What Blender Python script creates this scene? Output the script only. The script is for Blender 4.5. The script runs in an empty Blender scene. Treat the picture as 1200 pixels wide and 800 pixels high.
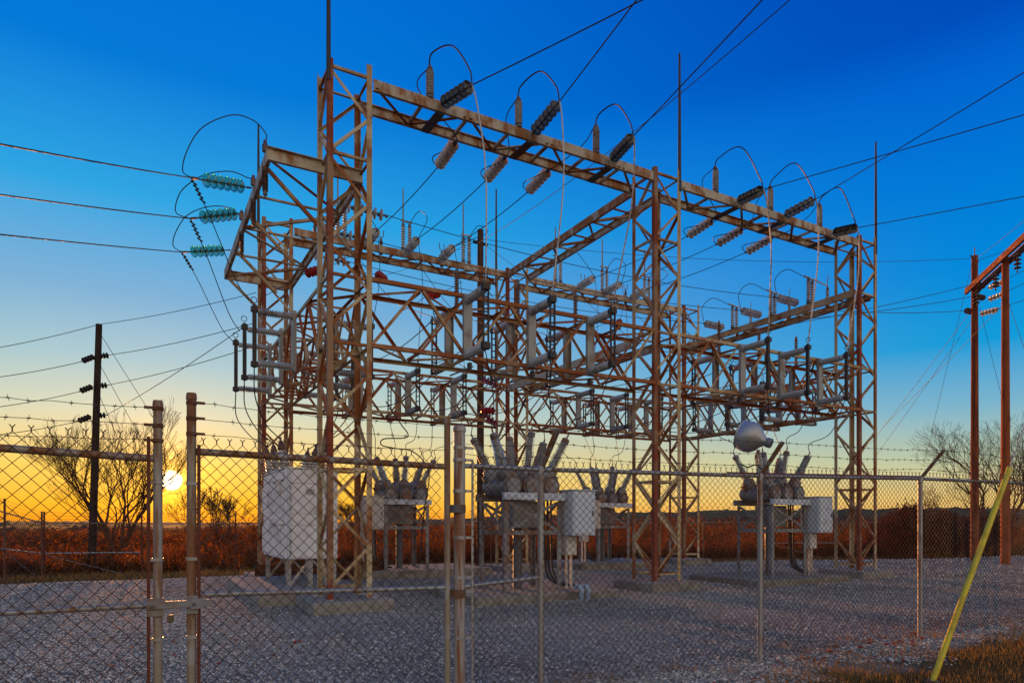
import bpy, math, random
import numpy as np
from mathutils import Vector as V, Matrix

random.seed(7)
rng = np.random.default_rng(7)
R = math.radians
sc = bpy.context.scene
COL = sc.collection

# ------------------------------------------------------------------ camera
EYE = 1.57
cam = bpy.data.cameras.new('camera')
co = bpy.data.objects.new('camera', cam)
COL.objects.link(co)
sc.camera = co
cam.lens = 23.67
cam.sensor_width = 36
cam.shift_y = 0.1767
cam.clip_end = 8000
co.location = (0, 0, EYE)
co.rotation_euler = (R(90), 0, R(-29.14))

# ------------------------------------------------------------------ sky
SUN_DIR = V((0.040, 0.998, 0.056)).normalized()


def lin(r, g, b):
    f = lambda c: (c / 255 / 12.92) if c <= 10 else ((c / 255 + .055) / 1.055) ** 2.4
    return (f(r), f(g), f(b), 1)


w = bpy.data.worlds.new('World')
sc.world = w
w.use_nodes = True
nt = w.node_tree
N, L = nt.nodes, nt.links
bg = N['Background']


def math_node(nt, op, a, b=None, c=None, clamp=False):
    n = nt.nodes.new('ShaderNodeMath')
    n.operation = op
    n.use_clamp = clamp
    for i, x in enumerate((a, b, c)):
        if x is None:
            continue
        if isinstance(x, (int, float)):
            n.inputs[i].default_value = x
        else:
            nt.links.new(x, n.inputs[i])
    return n.outputs[0]


def ramp(nt, fac, stops, interp='LINEAR'):
    n = nt.nodes.new('ShaderNodeValToRGB')
    n.color_ramp.interpolation = interp
    e = n.color_ramp.elements
    e[0].position, e[0].color = stops[0]
    e[1].position, e[1].color = stops[-1]
    for p, c in stops[1:-1]:
        x = e.new(p)
        x.color = c
    nt.links.new(fac, n.inputs[0])
    return n.outputs[0]


def mixc(nt, fac, a, b, blend='MIX'):
    n = nt.nodes.new('ShaderNodeMix')
    n.data_type = 'RGBA'
    n.blend_type = blend
    for s, x in ((n.inputs[0], fac), (n.inputs[6], a), (n.inputs[7], b)):
        if isinstance(x, (int, float)):
            s.default_value = x
        elif isinstance(x, tuple):
            s.default_value = x if len(x) == 4 else (*x, 1)
        else:
            nt.links.new(x, s)
    return n.outputs[2]


tc = N.new('ShaderNodeTexCoord')
sep = N.new('ShaderNodeSeparateXYZ')
L.new(tc.outputs['Generated'], sep.inputs[0])
el = math_node(nt, 'ARCSINE', sep.outputs[2])
t = math_node(nt, 'MULTIPLY', el, 180 / math.pi / 80, clamp=True)      # 0..1 over 80 degrees of elevation
d = 80.0
ZEN = lin(22, 82, 165)
near = ramp(nt, t, [(0, lin(248, 150, 22)), (1.5 / d, lin(252, 182, 42)), (4.2 / d, lin(250, 206, 96)),
                    (8.2 / d, lin(205, 209, 180)), (12 / d, lin(158, 192, 200)), (16.6 / d, lin(115, 169, 206)), (23 / d, lin(38, 158, 217)),
                    (31 / d, lin(0, 116, 206)), (38 / d, lin(0, 106, 204)), (1, ZEN)])
far = ramp(nt, t, [(0, lin(222, 160, 80)), (1.8 / d, lin(230, 196, 118)), (4.5 / d, lin(180, 192, 160)),
                   (8.2 / d, lin(118, 172, 195)), (12.5 / d, lin(16, 148, 207)), (17.5 / d, lin(0, 130, 208)), (24 / d, lin(0, 112, 205)),
                   (29 / d, lin(0, 95, 198)), (32 / d, lin(0, 74, 180)), (40 / d, lin(0, 64, 168)), (1, ZEN)])
anti_fill = ramp(nt, t, [(0, lin(240, 200, 160)), (5 / d, lin(252, 222, 192)), (14 / d, lin(252, 232, 212)), (26 / d, lin(232, 224, 218)),
                    (42 / d, lin(182, 192, 206)), (60 / d, lin(92, 136, 188)), (1, ZEN)])  # unseen sky opposite the sun, made pale and bright as added front fill
# azimuth from the sun
hl = math_node(nt, 'SQRT', math_node(nt, 'ADD', math_node(nt, 'MULTIPLY', sep.outputs[0], sep.outputs[0]),
                                     math_node(nt, 'MULTIPLY', sep.outputs[1], sep.outputs[1])))
hz = math.hypot(SUN_DIR.x, SUN_DIR.y)
dt = math_node(nt, 'ADD', math_node(nt, 'MULTIPLY', sep.outputs[0], SUN_DIR.x / hz), math_node(nt, 'MULTIPLY', sep.outputs[1], SUN_DIR.y / hz))
az = math_node(nt, 'ARCCOSINE', math_node(nt, 'DIVIDE', dt, math_node(nt, 'MAXIMUM', hl, 0.001), clamp=False))


def smooth(nt, x, a, b):
    n = nt.nodes.new('ShaderNodeMapRange')
    n.interpolation_type = 'SMOOTHSTEP'
    nt.links.new(x, n.inputs[0])
    n.inputs[1].default_value = a
    n.inputs[2].default_value = b
    return n.outputs[0]


col = mixc(nt, smooth(nt, az, R(6), R(64)), near, far)
col = mixc(nt, smooth(nt, az, R(70), R(150)), col, anti_fill)
# glow and disc of the sun itself
vd = N.new('ShaderNodeVectorMath')
vd.operation = 'DOT_PRODUCT'
L.new(tc.outputs['Generated'], vd.inputs[0])
vd.inputs[1].default_value = SUN_DIR
ang = math_node(nt, 'MULTIPLY', math_node(nt, 'ARCCOSINE', math_node(nt, 'MINIMUM', vd.outputs['Value'], 1.0)), 180 / math.pi)
g1 = math_node(nt, 'POWER', 2.718, math_node(nt, 'MULTIPLY', ang, -1 / 1.25))
g2 = math_node(nt, 'POWER', 2.718, math_node(nt, 'MULTIPLY', ang, -1 / 5.0))
disc = math_node(nt, 'SUBTRACT', 1.0, smooth(nt, ang, 0.45, 0.85))
col = mixc(nt, math_node(nt, 'MULTIPLY', g2, 0.55), col, (0.80, 0.24, 0.01), 'ADD')
col = mixc(nt, math_node(nt, 'MULTIPLY', g1, 1.0), col, (1.9, 0.85, 0.07), 'ADD')
col = mixc(nt, math_node(nt, 'MULTIPLY', disc, 1.0), col, (6.0, 5.2, 3.6), 'ADD')
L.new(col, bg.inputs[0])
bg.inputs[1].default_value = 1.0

# ------------------------------------------------------------------ sun
sl = bpy.data.lights.new('sun', 'SUN')
sl.energy = 5.0
sl.angle = R(0.6)
sl.color = (1.0, 0.40, 0.11)
so = bpy.data.objects.new('sun', sl)
COL.objects.link(so)
so.rotation_euler = (-SUN_DIR).to_track_quat('-Z', 'Y').to_euler()

sc.view_settings.view_transform = 'Standard'
sc.view_settings.look = 'None'
sc.view_settings.exposure = 0.15
sc.view_settings.gamma = 1.0
sc.render.engine = 'CYCLES'
sc.cycles.max_bounces = 6
sc.cycles.transparent_max_bounces = 8


# ------------------------------------------------------------------ surveying: a photo bearing to a place in the yard
def sight(px, py, v=None, u=None, z=None):
    x, h = px - 600, 612 - py
    a, b = .873 * x + 384, 688.8 - .487 * x
    k = v / b if v is not None else (u / a if u is not None else (z - EYE) / h)
    return V((a * k, b * k, h * k + EYE))


# ------------------------------------------------------------------ materials
def principled(name):
    m = bpy.data.materials.new(name)
    m.use_nodes = True
    return m, m.node_tree, m.node_tree.nodes['Principled BSDF']


def setin(p, **k):
    for a, b in k.items():
        p.inputs[a.replace('_', ' ')].default_value = b


def weathered(name, c1, c2, amount, scale=3.0, rough=.55, metal=0.0, stretch=(1, 1, 1), bump=.15, fine=40, c3=None, rand=.12, spec=.5):
    """base colour c1 with worn or rusty patches of c2 following noise in the metal itself"""
    m, nt, p = principled(name)
    geo = nt.nodes.new('ShaderNodeNewGeometry')
    mp = nt.nodes.new('ShaderNodeMapping')
    mp.inputs['Scale'].default_value = stretch
    nt.links.new(geo.outputs['Position'], mp.inputs[0])
    n1 = nt.nodes.new('ShaderNodeTexNoise')
    n1.inputs['Scale'].default_value = scale
    n1.inputs['Detail'].default_value = 6
    n1.inputs['Roughness'].default_value = .65
    nt.links.new(mp.outputs[0], n1.inputs['Vector'])
    oi = nt.nodes.new('ShaderNodeObjectInfo')
    rv = math_node(nt, 'MULTIPLY', math_node(nt, 'SUBTRACT', oi.outputs['Random'], .5), rand * 1.6)
    f = math_node(nt, 'ADD', n1.outputs[0], rv)
    lo = .62 - amount * .35
    fac = smooth(nt, f, lo - .08, lo + .12)
    n2 = nt.nodes.new('ShaderNodeTexNoise')
    n2.inputs['Scale'].default_value = fine
    n2.inputs['Detail'].default_value = 3
    nt.links.new(geo.outputs['Position'], n2.inputs['Vector'])
    dark = tuple(x * .72 for x in c1)
    base = mixc(nt, n2.outputs[0], dark, c1)
    rust2 = mixc(nt, n2.outputs[0], tuple(x * .5 for x in c2), tuple(min(1, x * 1.35) for x in c2))
    if c3:
        n3 = nt.nodes.new('ShaderNodeTexNoise')
        n3.inputs['Scale'].default_value = scale * .45
        nt.links.new(geo.outputs['Position'], n3.inputs['Vector'])
        base = mixc(nt, smooth(nt, n3.outputs[0], .42, .62), base, c3)
    nt.links.new(mixc(nt, fac, base, rust2), p.inputs['Base Color'])
    rr = nt.nodes.new('ShaderNodeMapRange')
    nt.links.new(fac, rr.inputs[0])
    rr.inputs[3].default_value = rough
    rr.inputs[4].default_value = min(1, rough + .3)
    nt.links.new(rr.outputs[0], p.inputs['Roughness'])
    if metal:
        mm = math_node(nt, 'MULTIPLY', math_node(nt, 'SUBTRACT', 1.0, fac), metal)
        nt.links.new(mm, p.inputs['Metallic'])
    p.inputs['Specular IOR Level'].default_value = spec
    if bump:
        b = nt.nodes.new('ShaderNodeBump')
        b.inputs['Strength'].default_value = bump
        b.inputs['Distance'].default_value = .01
        nt.links.new(n2.outputs[0], b.inputs['Height'])
        nt.links.new(b.outputs[0], p.inputs['Normal'])
    return m


RUST = (.26, .065, .018)
M = {}
M['tower'] = weathered('weathered_steel_angle', (.52, .37, .18), (.33, .11, .03), .36, 1.9, .6, .0, (1, 1, .6), c3=(.58, .47, .28))
M['truss'] = weathered('rusty_steel_angle', (.48, .31, .13), (.35, .10, .025), .46, 1.7, .6, .0, (1, 1, 1), c3=(.53, .40, .21))
M['rustleg'] = weathered('red_rusted_steel', (.36, .20, .09), (.25, .045, .015), .47, 1.5, .6, .06, (1, 1, .7), rand=.04)
M['channel'] = weathered('galvanised_channel', (.58, .49, .34), (.33, .13, .04), .32, 3.2, .6, .0, (1.2, 1.2, .5), c3=(.48, .40, .27))
M['galv'] = weathered('galvanised_steel', (.43, .43, .42), (.28, .20, .14), .12, 5, .4, .45)
M['swchan'] = weathered('dull_galvanised_channel', (.34, .34, .32), (.25, .17, .10), .12, 3, .45, .3, c3=(.29, .29, .27))
M['pipe'] = weathered('galvanised_pipe', (.42, .42, .41), (.24, .11, .05), .16, 7, .42, .4, (1, 1, .22), c3=(.33, .32, .30), rand=.05)
M['gatepipe'] = weathered('browned_gate_pipe', (.37, .31, .22), (.24, .10, .035), .42, 9, .5, .3, (1, 1, .14), c3=(.38, .36, .33), rand=.03)
M['rustbar'] = weathered('dark_rust_bar', (.17, .085, .045), (.14, .04, .018), .6, 9, .6, .1, (1, 1, .3))
M['rustpipe'] = weathered('rust_streaked_pipe', (.47, .46, .45), (.25, .095, .03), .40, 22, .42, .3, (1, 1, .045), c3=(.38, .36, .33), rand=.0)
M['mesh'] = weathered('chain_link_wire', (.085, .065, .055), (.075, .026, .016), .5, 4, .5, .3, bump=0)
M['barb'] = weathered('barbed_wire_steel', (.10, .09, .08), (.09, .04, .02), .5, 6, .6, .3, bump=0)
M['grey_porcelain'] = weathered('grey_porcelain', (.46, .48, .48), (.26, .24, .21), .2, 6, .22, 0, bump=0)
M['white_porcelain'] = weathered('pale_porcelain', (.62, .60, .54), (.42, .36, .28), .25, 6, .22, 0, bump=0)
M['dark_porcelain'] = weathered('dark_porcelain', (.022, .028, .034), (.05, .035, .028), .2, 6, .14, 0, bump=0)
M['brown_porcelain'] = weathered('brown_porcelain', (.17, .075, .035), (.10, .05, .03), .3, 6, .22, 0, bump=0)
M['red'] = weathered('red_polymer', (.42, .012, .012), (.2, .01, .01), .3, 8, .35, 0, bump=0)
M['cable'] = weathered('black_cable', (.020, .019, .019), (.035, .03, .025), .3, 8, .5, .2, bump=0)
M['alu'] = weathered('bare_aluminium_cable', (.50, .47, .42), (.30, .26, .2), .3, 8, .4, .6, bump=0)
M['blade'] = weathered('dark_switch_blade', (.035, .034, .036), (.07, .045, .03), .35, 8, .45, .4)
M['white'] = weathered('white_paint', (.84, .83, .83), (.55, .50, .44), .08, 4, .4, 0, c3=(.80, .79, .80))
M['cabinet'] = weathered('pale_blue_grey_paint', (.62, .68, .74), (.40, .40, .40), .06, 4, .35, 0)
M['cream'] = weathered('cream_paint', (.66, .60, .52), (.4, .34, .28), .12, 4, .45, 0)
M['greypaint'] = weathered('grey_equipment_paint', (.205, .215, .22), (.20, .10, .05), .24, 5, .45, .15, c3=(.25, .25, .245))
M['darksteel'] = weathered('dark_painted_steel', (.12, .125, .13), (.16, .07, .03), .3, 5, .5, .1)
M['concrete'] = weathered('weathered_concrete', (.34, .31, .26), (.20, .17, .13), .35, 4, .85, 0, fine=60, bump=.4, spec=.2)
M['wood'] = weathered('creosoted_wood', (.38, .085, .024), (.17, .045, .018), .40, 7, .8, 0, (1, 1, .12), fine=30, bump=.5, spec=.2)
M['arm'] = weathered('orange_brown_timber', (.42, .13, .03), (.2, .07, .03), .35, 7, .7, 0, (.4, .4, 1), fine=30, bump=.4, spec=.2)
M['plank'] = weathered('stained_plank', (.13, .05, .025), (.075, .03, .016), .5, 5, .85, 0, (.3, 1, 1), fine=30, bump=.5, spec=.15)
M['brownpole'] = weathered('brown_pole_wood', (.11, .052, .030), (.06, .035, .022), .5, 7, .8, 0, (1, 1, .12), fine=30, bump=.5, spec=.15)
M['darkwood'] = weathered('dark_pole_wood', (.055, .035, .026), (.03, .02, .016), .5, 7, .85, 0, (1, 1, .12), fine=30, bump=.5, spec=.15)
M['yellow'] = weathered('yellow_plastic', (.80, .62, .01), (.6, .42, .02), .12, 5, .35, 0, bump=0)
M['bluefit'] = weathered('blue_grey_fitting', (.34, .46, .60), (.25, .3, .36), .2, 8, .35, .1)
M['bark'] = weathered('bare_bark', (.15, .07, .035), (.09, .04, .022), .5, 6, .9, 0, spec=.1)
M['stones'] = weathered('gravel_stone', (.40, .385, .37), (.24, .21, .19), .45, 30, .85, 0, fine=70, bump=0, spec=.25)
M['brass'] = weathered('brass_lock', (.25, .17, .06), (.12, .08, .04), .3, 20, .4, .6, bump=0)


def glass_mat():
    m, nt, p = principled('teal_insulator_glass')
    setin(p, Base_Color=(.10, .62, .58, 1), Roughness=.06, IOR=1.5)
    p.inputs['Transmission Weight'].default_value = .75
    return m


M['glass'] = glass_mat()


def leafy(name, cols, scale, transl=.5):
    m, nt, p = principled(name)
    geo = nt.nodes.new('ShaderNodeNewGeometry')
    n1 = nt.nodes.new('ShaderNodeTexNoise')
    n1.inputs['Scale'].default_value = scale
    n1.inputs['Detail'].default_value = 4
    nt.links.new(geo.outputs['Position'], n1.inputs['Vector'])
    rnd = math_node(nt, 'ADD', math_node(nt, 'MULTIPLY', geo.outputs['Random Per Island'], .45), math_node(nt, 'MULTIPLY', math_node(nt, 'SUBTRACT', n1.outputs[0], .22), 1.0))
    k = len(cols)
    c = ramp(nt, rnd, [(.15 + .7 * i / (k - 1), (*cc, 1)) for i, cc in enumerate(cols)])
    nt.links.new(c, p.inputs['Base Color'])
    setin(p, Roughness=.8)
    p.inputs['Specular IOR Level'].default_value = .15
    tr = nt.nodes.new('ShaderNodeBsdfTranslucent')
    nt.links.new(c, tr.inputs[0])
    mx = nt.nodes.new('ShaderNodeMixShader')
    mx.inputs[0].default_value = transl
    nt.links.new(p.outputs[0], mx.inputs[1])
    nt.links.new(tr.outputs[0], mx.inputs[2])
    nt.links.new(mx.outputs[0], nt.nodes['Material Output'].inputs[0])
    return m


M['brush'] = leafy('dry_red_brush', [(.03, .014, .008), (.11, .036, .010), (.05, .022, .008), (.30, .070, .012), (.12, .05, .014), (.60, .20, .025)], .30, .65)
M['farwood'] = leafy('leafless_far_woods', [(.05, .03, .014), (.10, .05, .02), (.16, .075, .024), (.11, .07, .025)], .05, .5)
M['cedar'] = leafy('dark_cedar_foliage', [(.04, .016, .010), (.09, .022, .012), (.14, .03, .014)], 1.0, .35)
M['drygrass'] = leafy('dry_grass', [(.16, .10, .03), (.30, .17, .05), (.44, .22, .06), (.32, .15, .04)], 1.5, .4)
M['redleaf'] = leafy('red_fallen_leaf', [(.30, .02, .01), (.42, .05, .012), (.40, .14, .02)], 3, .3)


# ------------------------------------------------------------------ object helpers
KIDS = {}


def link(o, parent=None, Mx=None):
    COL.objects.link(o)
    if parent is not None:
        o.parent = parent
        KIDS.setdefault(parent.name, []).append(o)
    if Mx is not None:
        o.matrix_basis = Mx
    return o


def tag(o, label=None, cat=None, group=None, kind=None):
    if label:
        o['label'] = label
    if cat:
        o['category'] = cat
    if group:
        o['group'] = group
    if kind:
        o['kind'] = kind
    return o


def thing(name, label, cat, Mx=None, group=None):
    o = bpy.data.objects.new(name, None)
    o.empty_display_size = .2
    link(o, None, Mx or Matrix.Identity(4))
    return tag(o, label, cat, group)


def dup(root, Mx, label=None, group=None, parent=None):
    c = root.copy()
    link(c, parent, Mx)
    if label:
        c['label'] = label
    if group:
        c['group'] = group
    for ch in KIDS.get(root.name, []):
        dup(ch, ch.matrix_basis.copy(), parent=c)
    return c


T = lambda *a: Matrix.Translation(V(a[0]) if len(a) == 1 else V(a))
RZ = lambda deg: Matrix.Rotation(R(deg), 4, 'Z')


def align(p, dirv, roll='Y'):
    return T(p) @ V(dirv).normalized().to_track_quat('Z', roll).to_matrix().to_4x4()


class MB:
    def __init__(s):
        s.v, s.f, s.sm = [], [], []

    def add(s, vs, fs, smooth=False):
        b = len(s.v)
        s.v += [tuple(x) for x in vs]
        s.f += [tuple(b + i for i in f) for f in fs]
        s.sm += [smooth] * len(fs)
        return s

    def box(s, lo, hi, Mx=None, ch=0):
        x0, y0, z0 = lo
        x1, y1, z1 = hi
        if ch:
            c = ch
            prof = [(x0 + c, y0), (x1 - c, y0), (x1, y0 + c), (x1, y1 - c), (x1 - c, y1), (x0 + c, y1), (x0, y1 - c), (x0, y0 + c)]
            ins = [(min(max(x, x0 + c), x1 - c), min(max(y, y0 + c), y1 - c)) for x, y in prof]
            rings = [[(x, y, z0) for x, y in ins], [(x, y, z0 + c) for x, y in prof], [(x, y, z1 - c) for x, y in prof], [(x, y, z1) for x, y in ins]]
            vs = [q for r in rings for q in r]
            fs = [tuple(range(7, -1, -1)), tuple(range(24, 32))]
            for k in range(3):
                for i in range(8):
                    j = (i + 1) % 8
                    fs.append((k * 8 + i, k * 8 + j, k * 8 + 8 + j, k * 8 + 8 + i))
        else:
            vs = [(x0, y0, z0), (x1, y0, z0), (x1, y1, z0), (x0, y1, z0), (x0, y0, z1), (x1, y0, z1), (x1, y1, z1), (x0, y1, z1)]
            fs = [(3, 2, 1, 0), (4, 5, 6, 7), (0, 1, 5, 4), (1, 2, 6, 5), (2, 3, 7, 6), (3, 0, 4, 7)]
        if Mx:
            vs = [Mx @ V(q) for q in vs]
        return s.add(vs, fs)

    def prism(s, prof, p0, p1, up=(0, 0, 1)):
        """profile (x, y) swept from p0 to p1"""
        p0, p1 = V(p0), V(p1)
        z = (p1 - p0).normalized()
        x = V(up).cross(z)
        if x.length < 1e-4:
            x = V((1, 0, 0)).cross(z)
        x.normalize()
        y = z.cross(x)
        n = len(prof)
        vs = [p0 + x * a + y * b for a, b in prof] + [p1 + x * a + y * b for a, b in prof]
        fs = [tuple(range(n - 1, -1, -1)), tuple(range(n, 2 * n))] + [(i, (i + 1) % n, n + (i + 1) % n, n + i) for i in range(n)]
        return s.add(vs, fs)

    def rect(s, p0, p1, a, b, up=(0, 0, 1)):
        return s.prism([(-a / 2, -b / 2), (a / 2, -b / 2), (a / 2, b / 2), (-a / 2, b / 2)], p0, p1, up)

    def tube(s, pts, r, n=8, cap=True):
        pts = [V(p) for p in pts]
        m = len(pts)
        rs = r if isinstance(r, (list, tuple)) else [r] * m
        vs = []
        ref = None
        for i, p in enumerate(pts):
            tg = (pts[min(i + 1, m - 1)] - pts[max(i - 1, 0)]).normalized()
            if ref is None:
                ref = V((0, 0, 1)) if abs(tg.z) < .9 else V((1, 0, 0))
            x = (ref - tg * ref.dot(tg)).normalized()
            ref = x
            y = tg.cross(x)
            for k in range(n):
                a = 2 * math.pi * k / n
                vs.append(p + (x * math.cos(a) + y * math.sin(a)) * rs[i])
        fs = [(i * n + k, i * n + (k + 1) % n, (i + 1) * n + (k + 1) % n, (i + 1) * n + k) for i in range(m - 1) for k in range(n)]
        s.add(vs, fs, True)
        if cap:
            b = len(s.v) - m * n
            s.f.append(tuple(b + k for k in range(n - 1, -1, -1)))
            s.f.append(tuple(b + (m - 1) * n + k for k in range(n)))
            s.sm += [False, False]
        return s

    def lathe(s, prof, n=16, Mx=None):
        """prof: list of (radius, z)"""
        vs, m = [], len(prof)
        for r, z in prof:
            for k in range(n):
                a = 2 * math.pi * k / n
                q = V((r * math.cos(a), r * math.sin(a), z))
                vs.append(Mx @ q if Mx else q)
        fs = [(i * n + k, i * n + (k + 1) % n, (i + 1) * n + (k + 1) % n, (i + 1) * n + k) for i in range(m - 1) for k in range(n)]
        s.add(vs, fs, True)
        b = len(s.v) - m * n
        s.f += [tuple(b + k for k in range(n - 1, -1, -1)), tuple(b + (m - 1) * n + k for k in range(n))]
        s.sm += [False, False]
        return s

    def mesh(s, name, mat):
        me = bpy.data.meshes.new(name)
        me.from_pydata(s.v, [], s.f)
        me.polygons.foreach_set('use_smooth', s.sm)
        if any(s.sm):
            me.set_sharp_from_angle(angle=R(50))
        me.materials.append(M[mat] if isinstance(mat, str) else mat)
        return me

    def build(s, name, mat, parent=None, Mx=None):
        return link(bpy.data.objects.new(name, s.mesh(name, mat)), parent, Mx)


def place(name, me, parent=None, Mx=None):
    return link(bpy.data.objects.new(name, me), parent, Mx)


def np_mesh(name, verts, faces, mat, smooth=False):
    """bulk mesh of equal-sized faces from arrays"""
    me = bpy.data.meshes.new(name)
    k = faces.shape[1]
    me.vertices.add(len(verts))
    me.vertices.foreach_set('co', verts.astype(np.float32).ravel())
    me.loops.add(faces.size)
    me.loops.foreach_set('vertex_index', faces.astype(np.int32).ravel())
    me.polygons.add(len(faces))
    me.polygons.foreach_set('loop_start', np.arange(0, faces.size, k, dtype=np.int32))
    if smooth:
        me.polygons.foreach_set('use_smooth', np.ones(len(faces), bool))
    me.update(calc_edges=True)
    me.materials.append(M[mat] if isinstance(mat, str) else mat)
    return me


def catmull(pts, n=10):
    pts = [V(p) for p in pts]
    q = [pts[0] * 2 - pts[1]] + pts + [pts[-1] * 2 - pts[-2]]
    out = []
    for i in range(1, len(q) - 2):
        for k in range(n):
            t = k / n
            a, b, c, d = q[i - 1:i + 3]
            out.append(.5 * ((2 * b) + (c - a) * t + (2 * a - 5 * b + 4 * c - d) * t * t + (3 * b - a - 3 * c + d) * t ** 3))
    out.append(pts[-1])
    return out


def span(p0, p1, sag, n=16):
    p0, p1 = V(p0), V(p1)
    return [p0.lerp(p1, i / n) - V((0, 0, sag * 4 * (i / n) * (1 - i / n))) for i in range(n + 1)]


def wire(name, pts, r, label, cat, group=None, mat='cable', n=6):
    o = MB().tube(pts, r, n).build(name, mat)
    return tag(o, label, cat, group)


# ------------------------------------------------------------------ terrain
def sstep(x, a, b):
    t = np.clip((x - a) / (b - a), 0, 1)
    return t * t * (3 - 2 * t)


def terrain(u, v):
    u, v = np.asarray(u, float), np.asarray(v, float)
    z = -.55 * sstep(v + .22 * np.maximum(u - 12, 0), 20.5, 28)
    z = z - .10 * (1 - sstep(u, 2.5, 6.0)) * (1 - sstep(v, 5.5, 9)) + .06 * sstep(u, 6.5, 9.5) * (1 - sstep(v, 5.5, 9))
    dist = np.hypot(u, v)
    z = z - 2.2 * sstep(dist, 60, 160)
    z = z + .012 * np.sin(u * 1.7 + 1) * np.sin(v * 1.3) + .05 * np.sin(u * .35) * np.sin(v * .31 + 2) * sstep(dist, 20, 40)
    return z


gz = lambda u, v: float(terrain(u, v))


def axis_pts(lo, hi, step, far, grow=1.25):
    a = list(np.arange(lo, hi + step / 2, step))
    s = step
    while a[-1] < far:
        s *= grow
        a.append(a[-1] + s)
    s = step
    b = []
    x = lo
    while x > -far:
        s *= grow
        x -= s
        b.append(x)
    return np.array(b[::-1] + a)


def ground():
    ax, ay = axis_pts(-12, 40, .5, 4000), axis_pts(-4, 40, .5, 4000)
    U, W = np.meshgrid(ax, ay, indexing='ij')
    Z = terrain(U, W)
    verts = np.stack([U, W, Z], -1).reshape(-1, 3)
    ny = len(ay)
    i, j = np.meshgrid(np.arange(len(ax) - 1), np.arange(ny - 1), indexing='ij')
    a = (i * ny + j).ravel()
    faces = np.stack([a, a + ny, a + ny + 1, a + 1], 1)
    m, nt, p = principled('gravel_yard_and_grass')
    geo = nt.nodes.new('ShaderNodeNewGeometry')
    s = nt.nodes.new('ShaderNodeSeparateXYZ')
    nt.links.new(geo.outputs['Position'], s.inputs[0])

    def noise(scale, detail=5):
        n = nt.nodes.new('ShaderNodeTexNoise')
        n.inputs['Scale'].default_value = scale
        n.inputs['Detail'].default_value = detail
        nt.links.new(geo.outputs['Position'], n.inputs['Vector'])
        return n.outputs[0]
    vo = nt.nodes.new('ShaderNodeTexVoronoi')
    vo.inputs['Scale'].default_value = 38
    nt.links.new(geo.outputs['Position'], vo.inputs['Vector'])
    bw = nt.nodes.new('ShaderNodeRGBToBW')
    nt.links.new(vo.outputs['Color'], bw.inputs[0])
    stone = ramp(nt, bw.outputs[0], [(.1, (.16, .13, .10, 1)), (.45, (.405, .365, .29, 1)), (.9, (.60, .55, .45, 1))])
    big = noise(.45)
    stone = mixc(nt, smooth(nt, big, .40, .62), stone, (.20, .175, .14), 'MIX')
    grit = mixc(nt, .40, stone, ramp(nt, bw.outputs[0], [(.1, (.15, .12, .095, 1)), (.45, (.405, .365, .29, 1)), (.9, (.64, .58, .48, 1))]))
    n_edge = math_node(nt, 'MULTIPLY', math_node(nt, 'SUBTRACT', noise(1.3), .5), 1.6)
    vv = math_node(nt, 'ADD', s.outputs[1], n_edge)
    front = math_node(nt, 'SUBTRACT', 1.0, smooth(nt, vv, 4.15, 4.85))
    vb = math_node(nt, 'ADD', vv, math_node(nt, 'MULTIPLY', math_node(nt, 'MAXIMUM', math_node(nt, 'SUBTRACT', s.outputs[0], 12.0), 0.0), .22))
    back = smooth(nt, vb, 25.2, 26.6)
    left = math_node(nt, 'SUBTRACT', 1.0, smooth(nt, math_node(nt, 'ADD', s.outputs[0], n_edge), -6.5, -5.5))
    gmask = math_node(nt, 'MAXIMUM', front, math_node(nt, 'MAXIMUM', back, left))
    gr = noise(2.2)
    grass = ramp(nt, gr, [(.3, (.07, .05, .018, 1)), (.5, (.15, .075, .022, 1)), (.7, (.13, .085, .022, 1))])
    c = mixc(nt, gmask, grit, grass)
    nt.links.new(c, p.inputs['Base Color'])
    setin(p, Roughness=1.0)
    p.inputs['Specular IOR Level'].default_value = .05
    b = nt.nodes.new('ShaderNodeBump')
    b.inputs['Strength'].default_value = 1.0
    b.inputs['Distance'].default_value = .045
    hgt = math_node(nt, 'SUBTRACT', math_node(nt, 'MULTIPLY', noise(60, 2), .5), vo.outputs['Distance'])
    nt.links.new(hgt, b.inputs['Height'])
    nt.links.new(b.outputs[0], p.inputs['Normal'])
    o = place('ground', np_mesh('ground', verts, faces, m, True))
    tag(o, kind='structure')


ground()


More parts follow.
